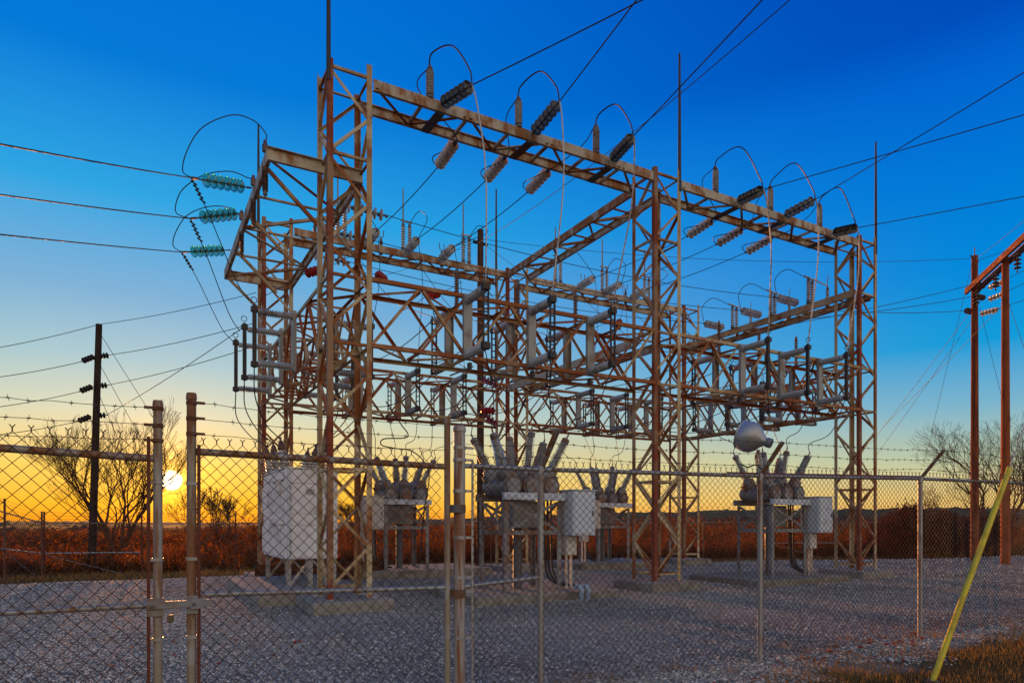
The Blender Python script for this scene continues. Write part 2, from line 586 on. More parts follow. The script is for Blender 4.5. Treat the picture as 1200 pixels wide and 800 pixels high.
def hills():
    for name, dist, base, amp, colr, seed in (('distant_hills', 900, 1.0, 3.0, (.20, .135, .055), 3), ('wooded_hills', 330, -.6, 1.6, (.13, .065, .025), 5)):
        n = 700
        az0, az1 = R(-75), R(75)
        r = np.random.default_rng(seed)
        ph = r.uniform(0, 6.28, 12)
        aa = np.linspace(az0, az1, n)
        hgt = base + amp * (.5 + .28 * np.sin(aa * 5 + ph[0]) + .2 * np.sin(aa * 11 + ph[1]) + .12 * np.sin(aa * 27 + ph[2]))
        hgt = hgt + dist * .0145 * sstep(aa, R(-22), R(22)) * (1.15 if dist > 500 else .75)
        k = np.ones(5) / 5
        jag = np.convolve(r.uniform(-1, 1, n), k, 'same') * (1.8 if dist < 500 else 2.4) + r.uniform(-.35, .35, n) * (1 if dist < 500 else 2.2)
        hgt = hgt + jag
        fx, fy = .487, .873
        dx = np.sin(aa) * .873 + np.cos(aa) * fx
        dy = -np.sin(aa) * .487 + np.cos(aa) * fy
        rows = []
        for k2, (dd, hh) in enumerate(((dist * .8, -3.5), (dist * .9, hgt * .45 - 1.5), (dist, hgt), (dist * 1.2, hgt * .6), (dist * 1.4, -4))):
            rows.append(np.stack([dx * dd, dy * dd, np.broadcast_to(hh, n)], 1))
        verts = np.concatenate(rows)
        f = []
        for q in range(4):
            i = np.arange(n - 1) + q * n
            f.append(np.stack([i, i + 1, i + n + 1, i + n], 1))
        m = weathered(name + '_cover', colr, tuple(x * .6 for x in colr), .5, .05, .95, 0, fine=.6, bump=0, spec=.05)
        tag(place(name, np_mesh(name, verts, np.concatenate(f), m)), kind='structure')


hills()

# ------------------------------------------------------------------ steel lattice
S = .80
F = .008
UNIT = {}


def unit(kind, mat):
    k = (kind, mat)
    if k not in UNIT:
        b = MB()
        if kind[0] == 'L':
            f = float(kind[1:])
            pr = [(0, 0), (f, 0), (f, F), (F, F), (F, f), (0, f)]
        elif kind[0] == 'C':
            h = float(kind[1:])
            g, tk = .07, .010
            pr = [(-h / 2, 0), (h / 2, 0), (h / 2, g), (h / 2 - tk, g), (h / 2 - tk, tk), (-h / 2 + tk, tk), (-h / 2 + tk, g), (-h / 2, g)]
        n = len(pr)
        vs = [(x, y, 0) for x, y in pr] + [(x, y, 1) for x, y in pr]
        fs = [tuple(range(n - 1, -1, -1)), tuple(range(n, 2 * n))] + [(i, (i + 1) % n, n + (i + 1) % n, n + i) for i in range(n)]
        UNIT[k] = b.add(vs, fs).mesh('steel_section', mat)
    return UNIT[k]


def member(root, name, p0, p1, kind, mat, xdir):
    p0, p1 = V(p0), V(p1)
    z = p1 - p0
    ln = z.length
    zn = z / ln
    x = V(xdir)
    x = (x - zn * x.dot(zn)).normalized()
    y = zn.cross(x)
    Mx = Matrix(((x.x, y.x, z.x, p0.x), (x.y, y.y, z.y, p0.y), (x.z, y.z, z.z, p0.z), (0, 0, 0, 1)))
    return place(name, unit(kind, mat), root, T(-root.matrix_basis.translation) @ Mx)


U_T = (2.93, 10.38, 17.95)
V_T = (11.9, 18.95)
TOP = 9.75
BASEZ = .20
plate_me = MB().box((-.09, -.09, 0), (.09, .09, .02)).mesh('base_plate', 'galv')


def tower(u, v, label, spike=None, npan=12):
    root = thing('lattice_tower', label, 'steel tower', T(u, v, BASEZ), 'lattice towers of the substation')
    cs = [(u, v), (u + S, v), (u + S, v + S), (u, v + S)]
    dirs = [((1, 0, 0), (0, 1, 0)), ((0, 1, 0), (-1, 0, 0)), ((-1, 0, 0), (0, -1, 0)), ((0, -1, 0), (1, 0, 0))]
    for k, (x, y) in enumerate(cs):
        member(root, 'leg', (x, y, BASEZ + .02), (x, y, TOP + (.1 if k % 2 else 0)), 'L.1', 'rustleg' if k == 0 else 'tower', dirs[k][0])
        o = place('base_plate', plate_me, root, T(x - u, y - v, 0))
    zs = np.linspace(BASEZ + .15, TOP - .12, npan + 1)
    for k in range(4):
        a, b = V((*cs[k], 0)), V((*cs[(k + 1) % 4], 0))
        inw = V(dirs[k][1])
        ed = (b - a).normalized()
        off = inw * .012
        a2, b2 = a + ed * .02 + off, b - ed * .02 + off
        for i in range(npan):
            s, e = (a2, b2) if (i + k) % 2 == 0 else (b2, a2)
            member(root, 'brace', s + V((0, 0, zs[i])), e + V((0, 0, zs[i + 1])), 'L.055', 'tower', inw)
        for zz in (zs[0], 2.5, 4.75, 5.95, 8.1, TOP - .14):
            off2 = inw * .024
            member(root, 'horizontal_brace', a + ed * .02 + off2 + V((0, 0, zz)), b - ed * .02 + off2 + V((0, 0, zz)), 'L.05', 'tower', inw)
    if spike is not None:
        x, y = cs[spike]
        x += .02 if spike in (0, 3) else -.02
        y += .02 if spike in (0, 1) else -.02
        sp = MB().tube([(x - u, y - v, TOP - BASEZ - .4), (x - u, y - v, TOP - BASEZ + 1.2), (x - u, y - v, 12.6 - BASEZ)], [.042, .036, .024], 8)
        sp.build('lightning_spike', 'blade', root)
    return root


tower(U_T[0], V_T[0], 'lattice tower behind the right gate leaf, in front of the white transformer', 0)
tower(U_T[1], V_T[0], 'lattice tower at the middle of the front girder, beside the large breaker', 1)
tower(U_T[2], V_T[0], 'lattice tower at the far right end of the front girder', 1)
tower(U_T[0], V_T[1], 'lattice tower behind the white transformer, at the left of the rear row', 3)
tower(U_T[1], V_T[1], 'lattice tower at the middle of the rear row, with a tall thin spike', 3)
tower(U_T[2], V_T[1], 'lattice tower at the right of the rear row, seen behind the middle front tower')


def girder(p0, p1, wdir, width, label, n=7, ch='C.2', mat='channel'):
    """two channels side by side, laced between"""
    p0, p1, wd = V(p0), V(p1), V(wdir)
    root = thing('ladder_girder', label, 'steel girder', T(p0), 'double channel girders')
    q0, q1 = p0 + wd * width, p1 + wd * width
    up = V((0, 0, 1))
    ax = (p1 - p0).normalized()
    sgn = 1 if ax.cross(up).dot(wd) < 0 else -1
    # the profile's y axis points inwards: y = z x x
    member(root, 'channel', p0, p1, ch, mat, up * (1 if ax.cross(up).dot(wd) > 0 else -1))
    member(root, 'channel', q0, q1, ch, mat, up * (-1 if ax.cross(up).dot(wd) > 0 else 1))
    for i in range(n):
        a, b = p0.lerp(p1, (i + .02) / n), p0.lerp(p1, (i + .98) / n)
        z = V((0, 0, -.07))
        s, e = (a, b + wd * width) if i % 2 == 0 else (a + wd * width, b)
        member(root, 'lacing', s + z, e + z, 'L.06', 'tower', up)
        if i:
            c = p0.lerp(p1, i / n)
            member(root, 'crosspiece', c + wd * .012 - V((0, 0, .055)), c + wd * (width - .012) - V((0, 0, .055)), 'L.055', 'tower', up)
    return root


H = 9.52
girder((U_T[0] + S + .03, V_T[0], H), (U_T[1] - .03, V_T[0], H), (0, 1, 0), S, 'top front girder between the gate side tower and the middle tower')
girder((U_T[1] + S + .03, V_T[0], H), (U_T[2] - .03, V_T[0], H), (0, 1, 0), S, 'top front girder running right from the middle tower')
girder((U_T[0] + S + .03, V_T[1], H), (U_T[1] - .03, V_T[1], H), (0, 1, 0), S, 'top rear girder behind the left half of the structure')
girder((U_T[1] + S + .03, V_T[1], H), (U_T[2] - .03, V_T[1], H), (0, 1, 0), S, 'top rear girder behind the middle front tower')
girder((U_T[1], V_T[0] + S + .03, H), (U_T[1], V_T[1] - .03, H), (1, 0, 0), S, 'high girder running back from the middle front tower')
girder((U_T[1], V_T[0] + S + .03, 5.87), (U_T[1], V_T[1] - .03, 5.87), (1, 0, 0), S, 'lower girder running back from the middle tower under the high one')
girder((U_T[2] - .02, V_T[0] + .2, 8.15), (U_T[2] - .02, V_T[1] + .5, 8.15), (1, 0, 0), S + .04, 'girder carrying bus posts, running back from the right end tower', mat='truss')
g = girder((2.0, V_T[0] + .55, 8.05), (2.0, V_T[1] + .1, 8.05), (1, 0, 0), 1.72, 'wide girder jutting out over the left side, holding the green glass strings', 4, 'C.24')
# end channels of the jutting girder and its struts
for y in (V_T[0] + .55, V_T[1] + .1):
    member(g, 'end_channel', (2.01, y, 8.05), (3.71, y, 8.05), 'C.24', 'channel', (0, 0, 1))
for y in (12.75, 14.9, 17.0, 18.9):
    member(g, 'strut', (2.05, y, 7.93), (2.95, y, 7.1), 'L.06', 'tower', (0, 1, 0))


def truss(p0, axis, ln, label, n=7, z0=4.75, z1=5.95):
    """box truss of four angles with zigzag bracing on its faces"""
    ax = V((1, 0, 0)) if axis == 'x' else V((0, 1, 0))
    wd = V((0, 1, 0)) if axis == 'x' else V((1, 0, 0))
    p0 = V((*p0, 0))
    root = thing('box_truss', label, 'steel truss', T(p0 + V((0, 0, z0))), 'box trusses at switch height')
    zz = (z0, z1)
    for iw in (0, 1):
        for iz in (0, 1):
            a = p0 + wd * (S * iw) + V((0, 0, zz[iz]))
            member(root, 'chord', a, a + ax * ln, 'L.075', 'truss', wd * (1 if iw == 0 else -1))
    st = ln / n
    for iw in (0, 1):
        inw = wd * (1 if iw == 0 else -1)
        o = p0 + wd * (S * iw) + inw * .012
        for i in range(n):
            lo, hi = (z0 + .02, z1 - .02)
            s, e = (lo, hi) if (i + iw) % 2 == 0 else (hi, lo)
            member(root, 'diagonal', o + ax * (i * st + .02) + V((0, 0, s)), o + ax * ((i + 1) * st - .02) + V((0, 0, e)), 'L.055', 'truss', inw)
            if iw == 1 or i % 2:
                member(root, 'diagonal', o + inw * .010 + ax * (i * st + .02) + V((0, 0, e)), o + inw * .010 + ax * ((i + 1) * st - .02) + V((0, 0, s)), 'L.045', 'truss', inw)
    for iz in (0, 1):
        o = p0 + V((0, 0, zz[iz] + (.012 if iz == 0 else -.012)))
        for i in range(n):
            s, e = (.02, S - .02) if (i + iz) % 2 == 0 else (S - .02, .02)
            member(root, 'lacing', o + ax * (i * st + .03) + wd * s, o + ax * ((i + 1) * st - .03) + wd * e, 'L.045', 'truss', (0, 0, 1 if iz == 0 else -1))
            if i:
                member(root, 'crosspiece', o + ax * (i * st) + wd * .02 + V((0, 0, .012 if iz == 0 else -.012)), o + ax * (i * st) + wd * (S - .02) + V((0, 0, .012 if iz == 0 else -.012)),
                       'L.045', 'truss', (0, 0, 1 if iz == 0 else -1))
    return root


XL = U_T[1] - U_T[0] - S
XR = U_T[2] - U_T[1] - S
YD = V_T[1] - V_T[0] - S
truss((U_T[0] + S, V_T[0]), 'x', XL, 'rusty box truss across the front, between the gate side tower and middle tower')
truss((U_T[1] + S, V_T[0]), 'x', XR, 'rusty box truss across the front, right of the middle tower')
truss((U_T[0] + S, V_T[1]), 'x', XL, 'rusty box truss of the rear row, left of the rear middle tower')
truss((U_T[1] + S, V_T[1]), 'x', XR, 'rusty box truss of the rear row, behind the middle front tower')
truss((U_T[0], V_T[0] + S), 'y', YD, 'rusty box truss running back above the white transformer')
truss((U_T[2], V_T[0] + S), 'y', YD, 'rusty box truss running back from the right end tower')

# ------------------------------------------------------------------ insulators
def shed_profile(r0, r1, ln, n, z=0.0):
    pr = []
    st = ln / n
    for i in range(n):
        b = z + i * st
        pr += [(r0, b), (r0, b + st * .30), (r1, b + st * .52), (r1 * .98, b + st * .66), (r0, b + st * .78)]
    pr.append((r0, z + ln))
    return pr


disc_prof = [(.040, .052), (.070, .058), (.110, .074), (.127, .090), (.126, .098), (.108, .094), (.09, .084), (.085, .092), (.06, .084), (.03, .084)]
DISC = {k: MB().lathe(disc_prof, 18).mesh('insulator_disc', k) for k in ('dark_porcelain', 'white_porcelain', 'grey_porcelain', 'red', 'brown_porcelain')}
DISC['glass'] = MB().lathe([(.035, .052), (.075, .056), (.112, .068), (.127, .082), (.122, .088), (.08, .074), (.03, .070)], 22).mesh('glass_disc', 'glass')
CAPM = {k: MB().lathe([(.014, 0), (.036, .004), (.042, .03), (.040, .056), (.015, .064), (.014, .15)], 10).mesh('disc_cap', k) for k in ('darksteel', 'red')}
CLEVIS = MB().tube([(0, 0, 0), (0, 0, 1)], .014, 8).box((-.026, -.012, .15), (.026, .012, .6)).mesh('clevis', 'darksteel')
CLAMP = MB().tube([(0, 0, 0), (0, 0, .6)], .016, 8).box((-.026, -.02, .5), (.026, .02, 1.0)).mesh('wire_clamp', 'darksteel')


def string(kind, n, p, d, label, group, name='insulator_string', sc_=1.0, pitch=.142, lead=.06, tail=.10):
    root = thing(name, label, 'insulator', align(p, d) @ Matrix.Scale(sc_, 4), group)
    place('clevis', CLEVIS, root, Matrix.Diagonal((1, 1, lead, 1)))
    for i in range(n):
        dd = place('insulator_disc', DISC[kind], root, T(0, 0, lead + i * pitch))
        place('disc_cap', CAPM['red' if kind == 'red' else 'darksteel'], dd)
    place('wire_clamp', CLAMP, root, T(0, 0, lead + n * pitch) @ Matrix.Diagonal((1, 1, tail, 1)))
    return root, V(p) + V(d).normalized() * ((lead + n * pitch + tail) * sc_)


def post_meshes(kind, h, r, n):
    return (MB().lathe([(r * .5, 0), (r * .6, .005)] + shed_profile(r * .5, r, h - .12, n, .06) + [(r * .5, h - .05)], 14).mesh('porcelain', kind),
            MB().lathe([(r * .95, 0), (r * .95, .05), (r * .7, .07)], 12).mesh('base_flange', 'darksteel'),
            MB().lathe([(r * .7, h - .07), (r * .7, h), (r * .35, h + .01), (r * .3, h + .06)], 12).mesh('cap', 'darksteel'))


POSTS = {}


def post(kind, h, r, n, p, label, group, d=(0, 0, 1), name='post_insulator'):
    k = (kind, h, r, n)
    if k not in POSTS:
        POSTS[k] = post_meshes(*k)
    root = thing(name, label, 'insulator', align(p, d), group)
    for nm, me in zip(('porcelain', 'base_flange', 'cap'), POSTS[k]):
        place(nm, me, root)
    return root


ORD = ('first', 'second', 'third')

# --- front girder: dark dead-end strings, posts, pale strings behind
LF = [(5.08, 4.87, 5.77), (7.10, 6.81, 6.95), (9.13, 8.76, 8.06)]        # dark string, post, pale string (left bay)
RF = [(13.05, 12.35, 13.10), (14.72, 14.30, 14.20), (16.75, 16.25, 15.36)]
DEND = [sight(550, 102, v=10.98), sight(655, 120, v=10.9), sight(742, 160, v=10.9)]
DENR = [sight(895, 222, v=10.9), sight(955, 234, v=10.9), sight(1005, 267, v=10.95)]
DRAW = [sight(690, 0, z=EYE + 8.3), sight(735, 0, z=EYE + 8.3), sight(870, 0, z=EYE + 8.3)]
DRAR = [sight(1200, 112, z=EYE + 8.2), sight(1200, 65, z=EYE + 8.3), sight(1200, 212, z=EYE + 8.1)]
POLE_WORDS = ['gate side tower', 'girder middle', 'middle tower']
front_tip, pale_tip, post_top = [], [], []
for bay, (rows, ends, drs, side) in enumerate(((LF, DEND, DRAW, 'left'), (RF, DENR, DRAR, 'right'))):
    for i, (ud, up_, uw) in enumerate(rows):
        nth = ORD[i]
        a = V((ud, V_T[0] - .02, H + .02))
        e = ends[i]
        dv = (e - a)
        dv.z = max(min(dv.z, .15), -.3)
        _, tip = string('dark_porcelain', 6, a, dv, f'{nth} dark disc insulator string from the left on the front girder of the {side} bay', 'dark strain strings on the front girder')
        front_tip.append(tip)
        # bracket plate spanning both channels
        br = MB().prism([(-.09, -.012), (.09, -.012), (.09, .012), (-.09, .012)], (ud, V_T[0] + .02, H - .115), (ud - .03, V_T[0] + S - .03, H - .115))
        tag(br.build('bracket_plate', 'darksteel'), f'{nth} dark bracket plate from the left spanning the {side} front girder', 'bracket', 'string brackets under the front girder')
        post('white_porcelain', .58, .078, 11, (up_, V_T[0] + .04, H + .1), f'{nth} upright ribbed insulator from the left on the front girder of the {side} bay', 'upright insulators on the front girder')
        post_top.append(V((up_, V_T[0] + .04, H + .74)))
        b = V((uw, V_T[0] + S + .01, H - .06))
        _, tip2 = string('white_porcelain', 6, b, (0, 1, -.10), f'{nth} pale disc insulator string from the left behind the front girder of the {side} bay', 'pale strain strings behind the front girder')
        pale_tip.append(tip2)
        far_ = tip + (drs[i] - tip) * 9
        far_.z = H + 1.5
        wire('power_line', span(tip, far_, .4, 24), .011, f'dark power line leaving the {nth} string from the left of the {side} front girder', 'power line', 'incoming power lines over the front girder')

# jumper loops over the girder (clamp -> apex -> post top -> behind -> pale string)
LOOPS = [((522, 58), (508, 66), (485, 140), (484, 168)), ((632, 99), (612, 115), (598, 130), (565, 170)), ((722, 133), (703, 146), (680, 168), (645, 195)),
         ((875, 173), (840, 190), (805, 222), (798, 262)), ((930, 203), (905, 213), (852, 262), (838, 280)), ((998, 224), (972, 232), (893, 265), (875, 285))]
for k in range(6):
    side, nth = ('left', 'right')[k // 3], ORD[k % 3]
    a, t_, b = front_tip[k], post_top[k], pale_tip[k]
    m = (a + t_) / 2
    up1 = a + V((0, .12, .35))
    apex = a.lerp(t_, .45) + V((0, 0, .55 if k < 3 else .75))
    pts = [a - V((0, 0, .04)), up1, apex, t_ + V((0, -.12, .16)), t_ + V((0, .05, -.02))]
    wire('jumper_cable', catmull(pts, 8), .014, f'looped jumper from the {nth} dark string over to its post, {side} front girder', 'jumper cable', 'jumper loops over the front girder')
    mid = t_.lerp(b, .5)
    pts = [t_ + V((0, .05, 0)), t_ + V((-.1, .35, -.30)), V((b.x - .05, V_T[0] + .66, H - .14)), V((b.x - .14, b.y - .10, b.z + .16)), b]
    wire('jumper_cable', catmull(pts, 8), .011, f'dark jumper passing through the {side} front girder to the {nth} pale string', 'jumper cable', 'jumpers through the front girder')

# pale strings -> rear girder
rear_tip = []
k = 0
for bay, rows in enumerate((LF, RF)):
    for i, (_, _, uw) in enumerate(rows):
        side, nth = ('left', 'right')[bay], ORD[i]
        a = V((uw, V_T[1] - .02, H + .02))
        _, tip = string('grey_porcelain', 6, a, (0, -1, .05), f'{nth} grey disc string from the left on the rear girder of the {side} bay', 'grey strain strings on the rear girder')
        rear_tip.append(tip)
        wire('conductor', span(pale_tip[k], tip, .06, 10), .011, f'cable from the {nth} pale string back to the rear girder, {side} bay', 'cable', 'cables between the front and rear girders')
        k += 1

# rear girder posts with rods
RP = [[4.96, 6.9, 8.86], [12.26, 14.2, 16.1]]
for bay in (0, 1):
    for i in range(3):
        u0, side, nth = RP[bay][i], ('left', 'right')[bay], ORD[i]
        z0 = H + .1
        for q, du in ((0, 0), (1, .2)):
            post('grey_porcelain', .80, .068, 9, (u0 + du, V_T[1] + .05, z0), f'{("rod bearing", "plain")[q]} post of the {nth} pair from the left on the {side} rear girder', 'paired posts on the rear girder')
        root = thing('bus_contact', f'terminal rod and link above the {nth} post pair on the {side} rear girder', 'contact rod', T(u0, V_T[1] + .05, z0 + .86), 'terminal rods on the rear girder')
        MB().rect((-.08, 0, .02), (.28, 0, .02), .05, .04).build('link_bar', 'galv', root)
        MB().tube([(0, 0, .04), (0, 0, .5), (0, 0, .93), (0, 0, 1.0)], [.026, .022, .022, .008], 8).build('rod', 'greypaint', root)
        tp = rear_tip[bay * 3 + i]
        wire('jumper_cable', catmull([(u0 + .22, V_T[1] + .05, z0 + .88), (u0 + .4, V_T[1] - .2, z0 + 1.15), (u0 + .5, V_T[1] - .6, z0 + .8), (tp.x, tp.y, tp.z)], 8), .011,
             f'small loop from the {nth} post pair to its strain string, {side} rear girder', 'jumper cable', 'small loops on the rear girder')
        root = thing('fork_contact', f'short fork topped post left of the {nth} rod on the {side} rear girder', 'insulator', T(u0 - .55, V_T[1] + .45, H + .02), 'fork topped posts on the rear girder')
        k_ = ('brown_porcelain', .45, .06, 6)
        if k_ not in POSTS:
            POSTS[k_] = post_meshes(*k_)
        for nm, me in zip(('porcelain', 'base_flange', 'cap'), POSTS[k_]):
            place(nm, me, root)
        MB().tube(catmull([(-.08, 0, .72), (-.07, 0, .56), (0, 0, .50), (.07, 0, .56), (.08, 0, .72)], 5), .014, 6).build('fork', 'darksteel', root)

# ribbed brown posts standing on the front truss, under the girder
for bay, xs in enumerate(((5.75, 7.2, 8.7), (13.2, 14.7, 16.2))):
    for i, u0 in enumerate(xs):
        post('brown_porcelain', .78, .055, 13, (u0, V_T[0] + S - .05, 5.98), f'{ORD[i]} brown ribbed post from the left on top of the {("left", "right")[bay]} front truss', 'brown posts on the front truss')

# --- the left side: green glass strings
left_pts = [sight(295, 217, u=1.97), sight(285, 259, u=1.97), sight(270, 298, u=1.97)]
left_far = [sight(0, 168, u=-8.0), sight(0, 228, u=-8.5), sight(0, 275, u=-9.0)]
gt = []
for i, p in enumerate(left_pts):
    p.z = 8.12
    nm = ('uppermost', 'middle', 'lowest')[i]
    tgt = [sight(215, 207, v=p.y - .75), sight(208, 258, v=p.y - .75), sight(203, 296, v=p.y - .75)][i]
    dv = tgt - p
    _, tip = string('glass', 6, p, dv, f'{nm} green glass disc string on the girder jutting out to the left', 'green glass strain strings', pitch=.15, lead=.2, tail=.25)
    gt.append(tip)
    e = sight(*[(-150, 140), (-150, 207), (-150, 258)][i], v=7.0 + i * 1.2)
    wire('power_line', span(tip, e, .02, 16), .010, f'{nm} dark power line running off left from the green glass strings', 'power line', 'power lines leaving to the left')
    # hanging post on the outer channel, and the loop to it
    hv = (12.62, 14.0, 15.7)[i]
    hp = V((2.0, hv, 7.9))
    post('brown_porcelain', .5, .055, 10, hp, f'brown post hanging under the jutting girder by the {nm} green glass string', 'hanging posts of the jutting girder', (0, 0, -1))
    tl = thing('line_terminal', f'short terminal stud on the jutting girder above the {nm} green glass string', 'terminal', T(2.0, hv, 8.17), 'terminals on the jutting girder')
    MB().lathe([(.05, 0), (.055, .03), (.05, .06), (.056, .09), (.05, .12), (.035, .14), (.03, .2)], 12).build('stud', 'brown_porcelain', tl)
    lq = ([(214, 200), (220, 175), (238, 149), (272, 135), (298, 142), (312, 158)], [(207, 250), (207, 236), (216, 220), (240, 205), (270, 201), (292, 209)],
          [(203, 288), (206, 272), (220, 252), (246, 242), (270, 244), (282, 254)])[i]
    end_ = V((2.0, hv, 8.36))
    lp_ = [tip] + [sight(*q, v=tip.y + (hv - tip.y) * (k_ + .5) / 6) for k_, q in enumerate(lq)] + [end_]
    wire('jumper_cable', catmull(lp_, 7), .010, f'wide dark loop above the {nm} green glass string', 'jumper cable', 'loops over the green glass strings')
    # drop lead with coil
    e2 = [sight(292, 352, v=14.3), sight(281, 388, v=15.7), sight(273, 400, v=17.2)][i]
    c = MB()
    pts = [tip, tip.lerp(e2, .3), tip.lerp(e2, .75) + V((0, 0, -.15)), e2]
    c.tube(catmull(pts, 8), .009, 6)
    for q in range(5):
        pp = catmull(pts, 8)[1 + q]
        c.tube([pp + V((-.05, 0, .03)), pp + V((.05, 0, -.03))], .016, 6)
    tag(c.build('drop_lead', 'cable'), f'dark drop lead with spacers below the {nm} green glass string', 'jumper cable', 'drop leads of the left side')

# --- disconnect switches
INS_H = MB().lathe([(.05, 0), (.07, .004), (.07, .04)] + shed_profile(.052, .082, .58, 16, .05) + [(.06, .64), (.06, .68)], 16)
INS_S = MB().lathe([(.05, 0), (.085, .004), (.085, .04)] + shed_profile(.078, .088, .58, 12, .05) + [(.07, .64), (.07, .68)], 16)
ins_ribbed = INS_H.mesh('ribbed_insulator', 'grey_porcelain')
ins_smooth = INS_S.mesh('stack_insulator', 'grey_porcelain')


def channel_me():
    b = MB()
    b.box((-.09, -.075, -.02), (.09, -.065, 1.24))
    b.box((-.09, -.065, -.02), (-.08, 0, 1.24)).box((.08, -.065, -.02), (.09, 0, 1.24))
    return b.mesh('base_channel', 'swchan')


CHN = channel_me()


def blade_bar():
    b = MB()
    b.box((-.035, -.86, -.02), (.035, -.78, 1.26), ch=.01)
    b.box((-.05, -.89, .0), (.05, -.755, .10)).box((-.05, -.89, 1.12), (.05, -.755, 1.22))
    return b.mesh('switch_blade', 'blade')


def blade_ladder():
    b = MB()
    for x in (-.05, .05):
        b.box((x - .012, -.85, .0), (x + .012, -.81, 1.25))
    for i in range(8):
        b.box((-.04, -.84, .12 + i * .14), (.04, -.82, .145 + i * .14))
    b.box((-.07, -.88, .01), (.07, -.755, .12)).box((-.07, -.88, 1.10), (.07, -.755, 1.2))
    return b.mesh('switch_blade', 'blade')


RING = MB().tube([(.0, -.83 + .06 * math.cos(a), 1.36 + .06 * math.sin(a)) for a in np.linspace(-1.57, 4.5, 14)], .008, 6).tube([(0, -.83, 1.24), (0, -.83, 1.30)], .008, 6).mesh('pull_ring', 'blade')
BL = {'bar': blade_bar(), 'ladder': blade_ladder()}
INSM = {'bar': ins_ribbed, 'ladder': ins_smooth}


def make_switch(kind):
    root = thing('disconnect_switch', 'vertical disconnect switch', 'switch', Matrix.Identity(4), 'disconnect switches on the trusses')
    place('base_channel', CHN, root)
    for z in (.07, 1.13):
        place('insulator', INSM[kind], root, T(0, -.075, z) @ Matrix.Rotation(R(90), 4, 'X'))
    place('switch_blade', BL[kind], root)
    place('pull_ring', RING, root)
    return root


SW = {}
ZS = 4.76


def switch(kind, Mx, label):
    if kind not in SW:
        SW[kind] = make_switch(kind)
        SW[kind].matrix_basis = Mx
        SW[kind]['label'] = label
        return SW[kind]
    return dup(SW[kind], Mx, label)


sw_tops = []
for bay, (us, side) in enumerate((((5.62, 7.07, 8.54), 'left'), ((13.18, 14.62, 16.15), 'right'))):
    for i, u0 in enumerate(us):
        kind = 'ladder' if bay == 0 else 'bar'
        switch(kind, T(u0, V_T[0] - .004, ZS), f'{ORD[i]} disconnect switch from the left on the near face of the {side} front truss')
        sw_tops.append(V((u0, V_T[0] - .83, ZS + 1.28)))
        switch('ladder', T(u0, V_T[0] + S + .004, ZS) @ RZ(180), f'{ORD[i]} disconnect switch from the left on the far face of the {side} front truss')
        switch('ladder', T(u0 - .05, V_T[1] - .004, ZS), f'{ORD[i]} disconnect switch from the left on the near face of the {side} rear truss')
        switch('ladder', T(u0 - .05, V_T[1] + S + .004, ZS) @ RZ(180), f'{ORD[i]} disconnect switch from the left on the far face of the {side} rear truss')
for i, v0 in enumerate((14.6, 16.05, 17.55)):
    nth = ('front', 'middle', 'rear')[i]
    switch('bar', T(U_T[0] - .004, v0, ZS) @ RZ(-90), f'{nth} disconnect switch reaching out left above the white transformer')
    switch('bar', T(U_T[0] + S + .004, v0, ZS) @ RZ(90), f'{nth} disconnect switch on the inner face of the truss above the white transformer')
    switch('ladder', T(U_T[2] - .004, v0, ZS) @ RZ(-90), f'{nth} disconnect switch on the inner face of the right end truss')
    switch('ladder', T(U_T[2] + S + .004, v0, ZS) @ RZ(90), f'{nth} disconnect switch on the outer face of the right end truss')

# pale drop cables from the dead ends to the near switches
for k in range(6):
    a, b = front_tip[k], sw_tops[k]
    side, nth = ('left', 'right')[k // 3], ORD[k % 3]
    m = a.lerp(b, .45) + V((.12, -.06, 0))
    wire('drop_cable', catmull([a, a.lerp(b, .12) + V((.05, -.05, 0)), m, b], 8), .016, f'pale cable dropping from the {nth} dark string to its switch, {side} bay', 'cable', 'pale drop cables at the front', 'alu')

# thin droppers from the rear girder down to the rear switches, and cross ties between near and far switches
for bay in (0, 1):
    for i in range(3):
        side, nth = ('left', 'right')[bay], ORD[i]
        us_ = ((5.62, 7.07, 8.54), (13.18, 14.62, 16.15))[bay][i]
        tp = rear_tip[bay * 3 + i]
        b = V((us_ - .05, V_T[1] - .83, ZS + 1.28))
        wire('drop_cable', catmull([tp, tp.lerp(b, .3) + V((.12, -.05, -.2)), tp.lerp(b, .7) + V((.05, 0, -.1)), b], 7), .009, f'thin dropper from the {nth} grey string to its rear switch, {side} bay', 'cable', 'droppers of the rear row')
        p, q = V((us_, V_T[0] + S + .83, ZS + 1.24)), V((RP[bay][i], V_T[1] - .1, H + .15))
        wire('drop_cable', catmull([p, p.lerp(q, .35) + V((0, .2, -.35)), p.lerp(q, .75) + V((0, 0, -.2)), q], 7), .008, f'thin slanting cable from the {nth} far switch up to the rear girder, {side} bay', 'cable', 'slanting cables under the girders')
        for lv, dz_ in (('upper', 1.22), ('lower', .05)):
            p, q = V((us_, V_T[0] + S + .84, ZS + dz_)), V((us_ - .05, V_T[1] - .84, ZS + dz_))
            wire('bus_cable', span(p, q, .16 if dz_ > 1 else .30, 10), .011, f'{lv} cable from the {nth} far switch back to the rear truss, {side} bay', 'cable', 'cables between the switch rows')
        r_ = thing('operating_pipe', f'pale operating pipe running back from the {nth} switch pair of the {side} front truss', 'operating pipe', T(us_ + .16, V_T[0] + .05, ZS - .12), 'operating pipes of the switches')
        MB().tube([(0, 0, 0), (0, S + .3, .03)], .018, 8).build('pipe', 'galv', r_)
        MB().box((-.03, .1, -.05), (.03, .2, .10)).build('bearing', 'darksteel', r_)

